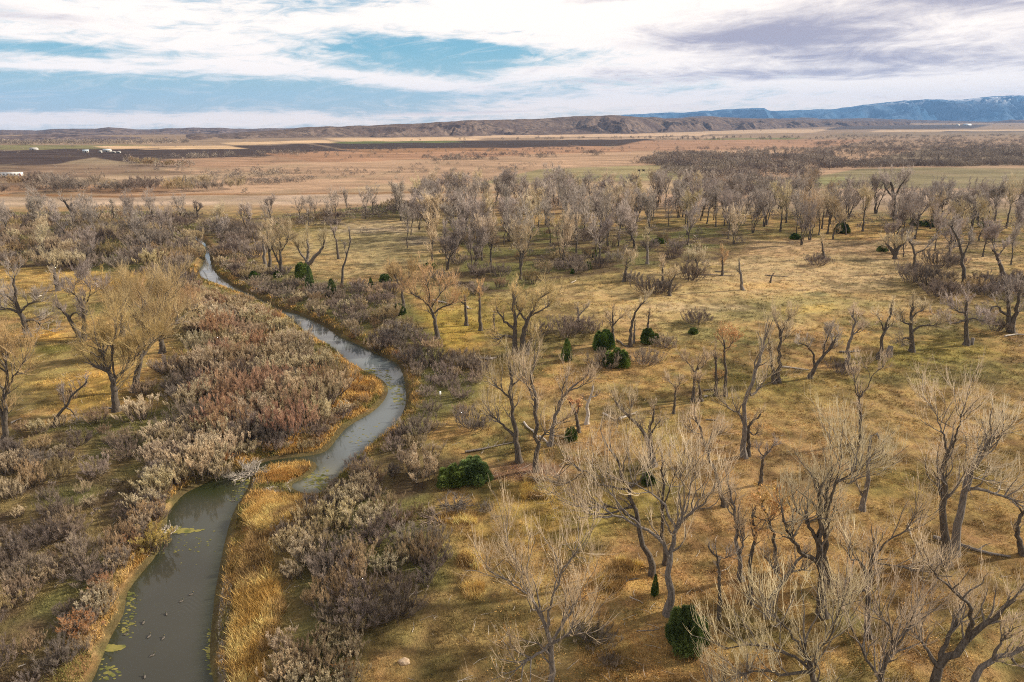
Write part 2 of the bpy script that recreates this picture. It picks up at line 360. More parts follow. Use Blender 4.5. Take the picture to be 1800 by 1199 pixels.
def ground_color(x, y, z, sd):
    """albedo of the ground at world places (all arrays)"""
    px, py = project(x, y, z); front = y > 5
    px = np.where(front, px, 900 + np.sign(x) * 1500); py = np.where(front, py, 1500)
    n1 = fbm(x / 13, y / 13, 1); n2 = fbm(x / 3.2, y / 3.2, 2); n3 = fbm(x / 40, y / 40, 3); n4 = fbm(x / 1.1, y / 1.1, 4, 3)
    C = lambda c: np.array(c)[None, :]
    mixc = lambda a, b, f: a + (b - a) * np.clip(f, 0, 1)[:, None]
    c = mixc(C((.17, .14, .045)), C((.33, .215, .07)), sstep(n1 * .5 + n2 * .35 + n4 * .15, .38, .60))
    c = mixc(c, C((.14, .145, .05)), sstep(n3 * .6 + n2 * .4, .52, .68) * .55)
    c = mixc(c, C((.24, .14, .06)), sstep(fbm(x / 7, y / 7, 8), .55, .75) * .5)
    mot = fbm(x / 1.7, y / 1.7, 14, 3)
    wx = (fbm(x / 9, y / 9, 11) - .5) * 2; wy = (fbm(x / 9, y / 9, 12) - .5) * 2
    for (cx, cy, a, b, col, s) in PATCH:
        m = (np.abs(px - cx) < 2.6 * a) & (np.abs(py - cy) < 2.6 * b)
        if m.any():
            r = np.sqrt(((px[m] - cx) / a + wx[m] * .8) ** 2 + ((py[m] - cy) / b + wy[m] * .8) ** 2)
            f = (1 - sstep(r, .45, 1.5)) * s * (.55 + .6 * n2[m]); c[m] = mixc(c[m], C(col) * (.75 + .5 * n4[m])[:, None], f)
    c = c * (.52 + .62 * sstep(mot * .7 + n1 * .3, .32, .66))[:, None]
    c = c * np.array([[1.02, 1.01, 1.22]])
    # plain beyond the grove
    fw = sstep(py, 388, 350) * (np.abs(y) > 100)
    wob = (fbm(x / 60, y / 60, 21, 4) - .5) * 9 * np.clip((py - 215) / 90, .08, 1)
    f2 = np.tile(C((.30, .24, .155)), (len(x), 1))
    streak = fbm(x / 55, y / 16, 31, 4)
    for (x0, a0, b0, x1, a1, b1, col) in BANDS:
        t = (px - x0) / (x1 - x0); top = a0 + (a1 - a0) * t; bot = b0 + (b1 - b0) * t; e = .35 + np.clip((py - 240) / 60, 0, 2.2)
        ex = 14 + wob * 3; q = py + wob
        k7 = px + ex + (py - (top + bot) / 2) * (5.0 if x1 - 900 > 300 or x0 < 100 else -5.0); ex = k7 - px; f = sstep(q, top - e, top + e) * sstep(q, bot + e, bot - e) * sstep(px + ex, x0 - 8, x0 + 8) * sstep(px + ex, x1 + 8, x1 - 8)
        f2 = mixc(f2, C(col), f)
    f2 = f2 * np.array([[1.0, .95, .97]]) * (.42 + .74 * streak + .25 * (fbm(x / 9, y / 9, 33, 3) - .5) * np.where(y < 900, 1, .4))[:, None]
    dk = sstep(fbm(x / 38, y / 38, 35, 4), .60, .70) * sstep(py, 262, 300); f2 = mixc(f2, C((.22, .17, .11)), dk * .45)
    c = mixc(c, f2, fw)
    for P in BRUSH:
        Pw = px_poly(P); bb = (x > Pw[:, 0].min() - 6) & (x < Pw[:, 0].max() + 6) & (y > Pw[:, 1].min() - 6) & (y < Pw[:, 1].max() + 6)
        if bb.any():
            d = seg_dist(x[bb], y[bb], Pw); d = np.where(inside(x[bb], y[bb], Pw), d, -d) + (n1[bb] - .5) * 6
            f = sstep(d, -2, 3); k = mixc(C((.085, .06, .038)), C((.17, .13, .06)), sstep(n2[bb], .4, .65))
            k = mixc(k, C((.12, .125, .045)), sstep(n1[bb], .46, .6) * .8); c[bb] = mixc(c[bb], k, f * .9)
    # shore: orange bars, wet mud, gravel
    m = sd < 9
    if m.any():
        s_ = sd[m]; xs, ys = x[m], y[m]; bar = np.zeros(m.sum())
        for B in (BAR1, BAR2):
            d = seg_dist(xs, ys, B); d = np.where(inside(xs, ys, B), d, -d); bar = np.maximum(bar, sstep(d, -1, 1))
        cm = c[m]; k = mixc(C((.26, .135, .045)), C((.44, .27, .09)), sstep(n2[m], .35, .65)); cm = mixc(cm, k, bar * sstep(s_, .5, 1.6))
        bk = mixc(C((.19, .115, .05)), C((.38, .25, .12)), sstep(n4[m] , .45, .7)); cm = mixc(cm, bk, (1 - bar) * (1 - sstep(s_, 1.0, 2.4)) * .8)
        mud = mixc(C((.075, .052, .03)), C((.13, .11, .045)), n2[m]); cm = mixc(cm, mud, (1 - sstep(s_ + (n2[m] - .5) * 2.6, .0, .8)))
        gp = px_poly([(383,1260),(383,1080),(398,1010),(412,1040),(408,1110),(425,1199),(430,1260)], -.8); gi = inside(xs, ys, gp) | inside(xs, ys, px_poly([(445,838),(520,836),(505,850),(515,865),(470,868),(440,866)], -.9))
        pc = mixc(C((.11, .085, .06)), C((.28, .23, .17)), sstep(n4[m], .4, .65)); cm = mixc(cm, pc, gi * .6)
        c[m] = cm
    return np.clip(c, .01, .9)

def build_ground():
    ys = [-160.0]
    while ys[-1] < 26: ys.append(ys[-1] + 6)
    while ys[-1] < 16000: ys.append(ys[-1] + max(.34, ys[-1] * .0052))
    ys = np.array(ys); nu = 660; u = np.linspace(-1, 1, nu)
    hw = 70 + .98 * np.maximum(ys, 0)
    X = (hw[:, None] * u[None, :]).ravel(); Y = np.repeat(ys, nu)
    sd = river_sd(X, Y); Z = ground_z(X, Y, sd); Cc = ground_color(X, Y, Z, sd)
    r = np.arange(len(ys) - 1)[:, None] * nu; cix = np.arange(nu - 1)[None, :]
    F = np.stack([r + cix, r + cix + 1, r + nu + cix + 1, r + nu + cix], -1).reshape(-1, 4)
    def f(T, b):
        at = T.node('ShaderNodeAttribute', attribute_name='tint'); tc = T.node('ShaderNodeTexCoord'); o = tc.outputs['Object']
        a = T.noise(o, 2.4, 5, .7); d = T.noise(o, .5, 4, .6); e = T.noise(o, 9.0, 3, .6)
        v = T.m('ADD', T.m('MULTIPLY', T.m('SUBTRACT', a, .5), 1.5), T.m('MULTIPLY', T.m('SUBTRACT', e, .5), .9))
        v = T.m('ADD', v, T.m('MULTIPLY', T.m('SUBTRACT', d, .5), .6))
        hs = T.node('ShaderNodeHueSaturation'); T.put(hs.inputs['Color'], at.outputs['Color'])
        T.put(hs.inputs['Value'], T.m('ADD', 1.0, v)); T.put(hs.inputs['Hue'], T.m('ADD', .5, T.m('MULTIPLY', T.m('SUBTRACT', d, .5), .06)))
        T.put(b.inputs['Base Color'], hs.outputs[0]); b.inputs['Roughness'].default_value = .95; b.inputs['Specular IOR Level'].default_value = .05
        bp = T.node('ShaderNodeBump'); bp.inputs['Strength'].default_value = .8; bp.inputs['Distance'].default_value = .35
        T.put(bp.inputs['Height'], T.m('ADD', a, T.m('MULTIPLY', e, .4))); T.l.new(bp.outputs[0], b.inputs['Normal'])
    me = mesh_np('ground', np.stack([X, Y, Z], 1), F, mat('ground_grass_soil', f), smooth=True, col=Cc)
    link('ground', me, kind='structure')
build_ground()

def build_water():
    # the sheet follows the channel, a little wider than the bed so that the banks cut its edge
    def offs(P, s):
        t = norm(np.gradient(P, axis=0)); return P + s * np.stack([-t[:, 1], t[:, 0]], 1)
    x0, x1, y0, y1 = RX0 + 8, RX1 - 8, RY0 + 4, RY1 - 8
    xs = np.arange(x0, x1, .8); ys = np.arange(y0, y1, .8); X, Y = np.meshgrid(xs, ys); sh = X.shape
    sd = river_sd(X.ravel(), Y.ravel()).reshape(sh); keep = sd < 2.4
    idx = -np.ones(sh, int); quads = keep[:-1, :-1] & keep[1:, :-1] & keep[:-1, 1:] & keep[1:, 1:]
    used = np.zeros(sh, bool); used[:-1, :-1] |= quads; used[1:, :-1] |= quads; used[:-1, 1:] |= quads; used[1:, 1:] |= quads
    idx[used] = np.arange(used.sum())
    a, b = np.nonzero(quads); F = np.stack([idx[a, b], idx[a, b + 1], idx[a + 1, b + 1], idx[a + 1, b]], 1)
    Xv, Yv, S = X[used], Y[used], sd[used]; px, py = project(Xv, Yv, WZ)
    n = fbm(Xv / 4, Yv / 4, 61)
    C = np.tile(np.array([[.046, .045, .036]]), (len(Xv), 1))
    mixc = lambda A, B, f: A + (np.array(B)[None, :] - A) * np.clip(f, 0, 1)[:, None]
    C = mixc(C, (.11, .13, .14), sstep(px, 520, 640) * sstep(py, 900, 780)); C = mixc(C, (.17, .185, .19), sstep(py, 620, 560))              # sky's pale reflection painted into the pool on the bend and the upper reach
    C = mixc(C, (.17, .17, .13), np.exp(-((px - 560) / 60) ** 2 - ((py - 845) / 25) ** 2))   # shallows over the sand
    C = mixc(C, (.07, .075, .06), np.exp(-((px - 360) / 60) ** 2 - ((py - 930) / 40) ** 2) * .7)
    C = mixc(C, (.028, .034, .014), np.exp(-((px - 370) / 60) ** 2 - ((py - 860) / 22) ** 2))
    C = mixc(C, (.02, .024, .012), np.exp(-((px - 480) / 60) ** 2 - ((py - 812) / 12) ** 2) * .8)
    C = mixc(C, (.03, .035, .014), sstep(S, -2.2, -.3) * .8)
    C = C * (.8 + .4 * n)[:, None]
    def f(T, b):
        at = T.node('ShaderNodeAttribute', attribute_name='tint'); tc = T.node('ShaderNodeTexCoord'); o = tc.outputs['Object']
        n2 = T.noise(o, 1.1, 5, .65); spk = T.noise(o, 2.2, 4, .75)
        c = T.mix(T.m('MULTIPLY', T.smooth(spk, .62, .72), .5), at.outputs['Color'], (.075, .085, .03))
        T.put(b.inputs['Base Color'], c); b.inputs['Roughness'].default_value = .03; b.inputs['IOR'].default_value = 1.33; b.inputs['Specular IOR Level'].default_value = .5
        # faint ring ripples behind the leading ducks
        cx, cy = G(338, 1046, WZ); s = T.node('ShaderNodeSeparateXYZ'); T.l.new(o, s.inputs[0])
        dx = T.m('SUBTRACT', s.outputs[0], float(cx)); dy = T.m('SUBTRACT', s.outputs[1], float(cy))
        V_ = T.m('ADD', T.m('MULTIPLY', T.m('ABSOLUTE', dx), .75), dy)
        w = T.m('MULTIPLY', T.m('SINE', T.m('MULTIPLY', V_, 13.0)), T.m('EXPONENT', T.m('MULTIPLY', T.m('ADD', T.m('MULTIPLY', dx, dx), T.m('POWER', T.m('ABSOLUTE', T.m('ADD', dy, 1.2)), 2.0)), -.35)))
        bp = T.node('ShaderNodeBump'); bp.inputs['Strength'].default_value = .07; bp.inputs['Distance'].default_value = .06
        T.put(bp.inputs['Height'], T.m('ADD', n2, T.m('MULTIPLY', w, .8))); T.l.new(bp.outputs[0], b.inputs['Normal'])
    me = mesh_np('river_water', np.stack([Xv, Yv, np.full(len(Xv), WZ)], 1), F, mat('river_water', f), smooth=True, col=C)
    link('river_water', me, kind='structure')
build_water()

def algae():
    """floating mats and weed along the margins"""
    rng = np.random.default_rng(5); P = []
    # px, py, spread x, spread y, count
    for (cx, cy, sx, sy, n, s) in [(232,1060,10,24,60,.10),(222,1100,10,20,50,.10),(195,1180,20,14,40,.12),(372,1140,8,30,90,.12),(385,1180,8,14,40,.12),(310,933,26,3,110,.25),
                                (690,680,20,6,60,.14),(680,665,8,12,50,.14),(580,855,30,8,120,.14),(560,840,20,10,80,.15),(420,870,16,12,50,.09),(700,700,12,10,50,.2),(440,845,22,8,60,.18),
                                (652,655,14,5,60,.2),(330,960,40,30,50,.08),(640,770,40,20,60,.1),(200,1139,8,4,30,.25)]:
        px = cx + rng.normal(0, sx * .6, n); py = cy + rng.normal(0, sy * .6, n); x, y = G(px, py, WZ)
        ok = river_sd(x, y) < -.1; x, y = x[ok], y[ok]; r = s * rng.uniform(.4, 1.7, len(x)); P.append(np.stack([x, y, r], 1))
    P = np.vstack(P); n = len(P); k = 7; a = np.arange(k) * 2 * pi / k
    rr = P[:, 2:3] * rng.uniform(.55, 1.3, (n, k)) ; X = P[:, 0:1] + np.cos(a) * rr * 1.3; Y = P[:, 1:2] + np.sin(a) * rr * .8
    Z = np.full((n, k), WZ) + .006 + .02 * rng.random((n, 1)); V = np.stack([X, Y, Z], -1).reshape(-1, 3)
    F = np.arange(n * k).reshape(n, k)
    me = mesh_np('algae', V, [F], mat('algae', plain((.10, .11, .03), (.24, .21, .06), 1.2)))
    link('floating_algae', me, kind='stuff', label='yellow green mats of algae floating along the river margins', cat='algae')
algae()

# ------------------------------------------------------------------ hills
def range_mesh(name, prof, dist, depth, seed, lam, matl, nx=700, nv=90, base_drop=0.0, gul=.5, py_base=None):
    """a ridge built as relief: profile = (px, py) of the skyline, dist(px) = metres to the foot"""
    P = np.array(prof, float); px = np.linspace(P[0, 0], P[-1, 0], nx)
    D = np.interp(px, *np.array(dist, float).T); py = np.interp(px, P[:, 0], P[:, 1])
    py = py + (fbm(px / 24, px * 0, seed + 9, 5) - .5) * 3.2
    v = np.linspace(0, 1.7, nv); U, V = np.meshgrid(px, v); Yd = D[None, :] + V * depth
    dx, dy, dz = ray(px, 218 + 0 * px); xr = dx / dy
    Xw = xr[None, :] * Yd
    zr = at_y(px, py, D + depth)[1]; z0 = ground_z(xr * D, D) - 3 - base_drop
    a = Xw / lam; b = Yd / lam
    w1 = fbm(a * .6 + 5, b * .6, seed + 1, 3) * 2.0
    rid = 1 - np.abs(2 * fbm(a + w1, b * .35 + w1 * .4, seed, 5, .55) - 1) * 2.2; rid = np.clip(rid, 0, 1)
    fine = 1 - np.abs(2 * fbm(a * 3.1 + w1, b * 1.3, seed + 4, 4, .6) - 1) * 2
    t = np.clip(V + 1.5 * gul * (rid - .45) * np.clip(1 - V, 0, 1) * np.clip(V * 3, 0, 1) + .07 * fine * np.clip(1 - V, 0, 1) * np.clip(V * 3, 0, 1), 0, 1)
    shape = .30 * t + .70 * sstep(t, .22, .97)
    shape = np.where(V > 1, 1 - .25 * (V - 1) * (1 + rid), shape)
    Z = z0[None, :] + (zr - z0)[None, :] * shape
    Vt = np.stack([Xw, Yd, Z], -1).reshape(-1, 3)
    r = np.arange(nv - 1)[:, None] * nx; c = np.arange(nx - 1)[None, :]
    F = np.stack([r + c, r + c + 1, r + nx + c + 1, r + nx + c], -1).reshape(-1, 4)
    me = mesh_np(name, Vt, F, matl, smooth=True); return link(name, me, kind='structure')
def hill_mat(c1, c2, c3, s, snow=None):
    def f(T, b):
        tc = T.node('ShaderNodeTexCoord'); o = tc.outputs['Object']; g = T.node('ShaderNodeNewGeometry'); sp = T.node('ShaderNodeSeparateXYZ'); T.l.new(g.outputs['Normal'], sp.inputs[0])
        n = T.noise(o, s, 6, .65); n2 = T.noise(o, s * 5, 4, .7)
        c = T.mix(T.smooth(n, .38, .62), c1, c2)
        c = T.mix(T.m('MULTIPLY', T.smooth(T.m('ADD', n2, T.m('MULTIPLY', T.m('SUBTRACT', n, .5), .8)), .5, .62), .7), c, c3)
        if snow:
            z = T.node('ShaderNodeSeparateXYZ'); T.l.new(o, z.inputs[0]); n3 = T.noise(o, s * 1.3, 7, .7)
            c = T.mix(T.m('MULTIPLY', T.smooth(z.outputs[2], snow[0], snow[1]), T.smooth(n3, snow[2], snow[2] + .07)), c, (.8, .82, .86))
        T.put(b.inputs['Base Color'], c); b.inputs['Roughness'].default_value = 1; b.inputs['Specular IOR Level'].default_value = 0
        bp = T.node('ShaderNodeBump'); bp.inputs['Strength'].default_value = .6; bp.inputs['Distance'].default_value = 12
        T.put(bp.inputs['Height'], n2); T.l.new(bp.outputs[0], b.inputs['Normal'])
    return f
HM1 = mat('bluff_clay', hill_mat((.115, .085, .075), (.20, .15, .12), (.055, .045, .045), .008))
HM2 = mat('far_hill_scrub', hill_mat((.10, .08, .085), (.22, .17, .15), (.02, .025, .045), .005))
HM3 = mat('mountain_rock_haze', hill_mat((.05, .11, .19), (.12, .18, .26), (.03, .07, .13), .0013, (300, 620, .52)))  # blue of the distant haze is mixed into the rock and forest colours
range_mesh('bluff', [(318,242),(333,238),(350,236),(375,240),(400,236),(430,232),(470,230),(520,226),(545,223),(600,222),(645,221),(700,218),(730,217),(790,214),(850,211),(900,210),(960,208),(1010,205),(1070,203),(1110,204),(1150,207),(1180,210),(1215,207),(1250,206),(1300,209),(1340,210),(1400,211),(1500,212),(1600,213)],
           [(300,1750),(500,2050),(800,2500),(1100,3100),(1300,4200),(1600,6000)], 700, 3, 210, HM1, nx=900, nv=110)
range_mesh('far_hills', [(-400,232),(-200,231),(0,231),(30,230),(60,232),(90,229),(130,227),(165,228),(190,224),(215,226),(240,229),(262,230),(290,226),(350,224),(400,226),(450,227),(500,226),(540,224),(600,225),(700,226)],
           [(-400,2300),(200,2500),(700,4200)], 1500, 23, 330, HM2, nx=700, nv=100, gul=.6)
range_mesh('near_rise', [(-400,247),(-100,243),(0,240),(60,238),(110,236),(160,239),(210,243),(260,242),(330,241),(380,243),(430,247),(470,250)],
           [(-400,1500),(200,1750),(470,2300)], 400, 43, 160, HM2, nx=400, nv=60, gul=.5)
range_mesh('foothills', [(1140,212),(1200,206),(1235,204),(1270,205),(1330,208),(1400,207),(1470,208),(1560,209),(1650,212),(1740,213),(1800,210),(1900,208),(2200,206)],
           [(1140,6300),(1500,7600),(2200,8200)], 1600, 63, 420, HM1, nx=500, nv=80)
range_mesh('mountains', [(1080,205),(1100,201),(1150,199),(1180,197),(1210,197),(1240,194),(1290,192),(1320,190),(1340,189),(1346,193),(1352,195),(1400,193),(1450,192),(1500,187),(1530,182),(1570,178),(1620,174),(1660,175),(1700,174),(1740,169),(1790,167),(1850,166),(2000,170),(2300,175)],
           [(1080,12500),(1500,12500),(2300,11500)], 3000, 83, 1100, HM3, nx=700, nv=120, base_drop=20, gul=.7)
# ------------------------------------------------------------------ branching
UP = np.array([0, 0, 1.])
def grow(P, R, rng, n, t0, L, ang, up, wob, ns, rk, r1, rmax=9, sag=0.0, t1=1.0, lf=.45):
    """n children on every parent polyline; all arrays"""
    m, k, _ = P.shape; pi_ = np.repeat(np.arange(m), n); N = len(pi_)
    t = t0 + (t1 - t0) * rng.random(N) ** .85; f = t * (k - 1); i = np.minimum(f.astype(int), k - 2); w = (f - i)[:, None]
    p = P[pi_, i] * (1 - w) + P[pi_, i + 1] * w; tan_ = norm(P[pi_, i + 1] - P[pi_, i]); r = R[pi_, i] * (1 - w[:, 0]) + R[pi_, i + 1] * w[:, 0]
    q = rng.normal(size=(N, 3)); q = norm(q - (q * tan_).sum(1, keepdims=True) * tan_)
    a = ang * rng.uniform(.6, 1.3, N)[:, None]; d = norm(np.cos(a) * tan_ + np.sin(a) * q + up * UP)
    ln = L * rng.uniform(.55, 1.25, N) * (1 - lf * (t - t0)); pts = [p]
    for s in range(ns):
        p = p + d * (ln / ns)[:, None]; pts.append(p); d = norm(d + wob * rng.normal(size=(N, 3)) + (up * .35 - sag) * UP)
    Q = np.stack(pts, 1); ra = np.minimum(r * .7, rk)[:, None]; s_ = np.linspace(0, 1, ns + 1)[None, :]
    return Q, ra * (1 - s_) + min(r1, 9) * s_
def spline(P, n):
    P = np.asarray(P, float); d = np.r_[0, np.cumsum(np.linalg.norm(np.diff(P, axis=0), axis=1))]; S = smooth_line(P, 6) if len(P) > 2 else P
    ds = np.r_[0, np.cumsum(np.linalg.norm(np.diff(S, axis=0), axis=1))]; t = np.linspace(0, ds[-1], n)
    return np.stack([np.interp(t, ds, S[:, j]) for j in range(3)], 1), d[-1]
NL = 12
def build_tree(limbs, h, rng, o):
    """limbs: list of (pts (k,3) local, r0, r1). returns trunk mesh, crown mesh"""
    P = []; R = []; Ls = []
    for (p, r0, r1) in limbs:
        q, L = spline(p, NL); q[1:-1] += rng.normal(size=(NL - 2, 3)) * L * .010; s = np.linspace(0, 1, NL)
        r = r0 * (1 - s) + r1 * s
        if p[0][2] < .3: r = r * (1 + .55 * np.exp(-s * 14))
        P.append(q); R.append(r); Ls.append(L)
    P = np.array(P); R = np.array(R); c = o.get('c', 1.0); dist = o.get('dist', 120.0); den = o.get('den', 1.0) * (.8 if dist < 100 else 1)
    rt = max(.016, dist * .00015) * o.get('tw', 1.0)
    trunk = Geo(); crown = Geo()
    V, F = tubes(P, R, 8 if dist < 160 else 6); trunk.add(V, F, 0)
    # secondary limbs
    nb = max(1, int(round(o.get('nb', 7)))); up = o.get('up', .35)
    B1, Q1 = grow(P, R, rng, nb, o.get('t0', .48), h * .20 * c, .75, up, .20, 6, .11 * h / 18, .022, lf=.3)
    tip, tq = grow(P, R, rng, 2, .93, h * .22 * c, .35, up, .16, 6, .10 * h / 18, .02, lf=0)
    B1 = np.vstack([B1, tip]); Q1 = np.vstack([Q1, tq])
    V, F = tubes(B1, Q1, 5 if dist < 160 else 3); trunk.add(V, F, 1)
    B2, Q2 = grow(B1, Q1, rng, max(2, int(6 * den)), .15, h * .125 * c, .70, up * 1.1, .16, 4, .035, rt * .9, lf=.4)
    V, F = tubes(B2, Q2, 3); crown.add(V, F, 0)
    near = dist < 110
    B3, Q3 = grow(B2, Q2, rng, max(2, int((6 if near else 7) * den)), .12, h * (.105 if near else .07) * c, .62 if not near else .42, up * 1.3, .12 if not near else .09, 2 if dist > 100 else 3, rt * (.9 if near else 1), rt * .4, lf=.4)
    V, F = tubes(B3, Q3, 3); crown.add(V, F, 0)
    if o.get('leaf'):
        e = B3[:, -1]; e = e[rng.random(len(e)) < o['leaf']]; e = np.repeat(e, 3, 0) + rng.normal(size=(len(e) * 3, 3)) * .16
        V = leaf_tris(e, .11 * o.get('ls', 1), rng); crown.add(V, np.arange(len(V)).reshape(-1, 3), 1)
    if o.get('snag'):                       # broken bleached ends
        pass
    return trunk, crown
def leaf_tris(e, s, rng):
    n = len(e); a = norm(rng.normal(size=(n, 3))); b = norm(np.cross(a, rng.normal(size=(n, 3)))); s = s * rng.uniform(.6, 1.5, (n, 1))
    return np.stack([e + a * s, e - a * s * .5 + b * s * .8, e - a * s * .5 - b * s * .8], 1).reshape(-1, 3)

TW = {'g': 'tw_gold', 'p': 'tw_pale', 'y': 'tw_grey', 'r': 'tw_rust'}
NTREE = [0]
def place_tree(trunk_me, crown_me, x, y, z, label, group, rot=0, s=1.0, sz=None):
    t = link('cottonwood_tree', None, (x, y, z), label=label, cat='tree', group=group)
    t.rotation_euler = (0, 0, rot); t.scale = (s, s, sz or s)
    a = link('trunk', trunk_me, parent=t)
    if crown_me is not None: link('crown', crown_me, parent=t)
    NTREE[0] += 1; return t

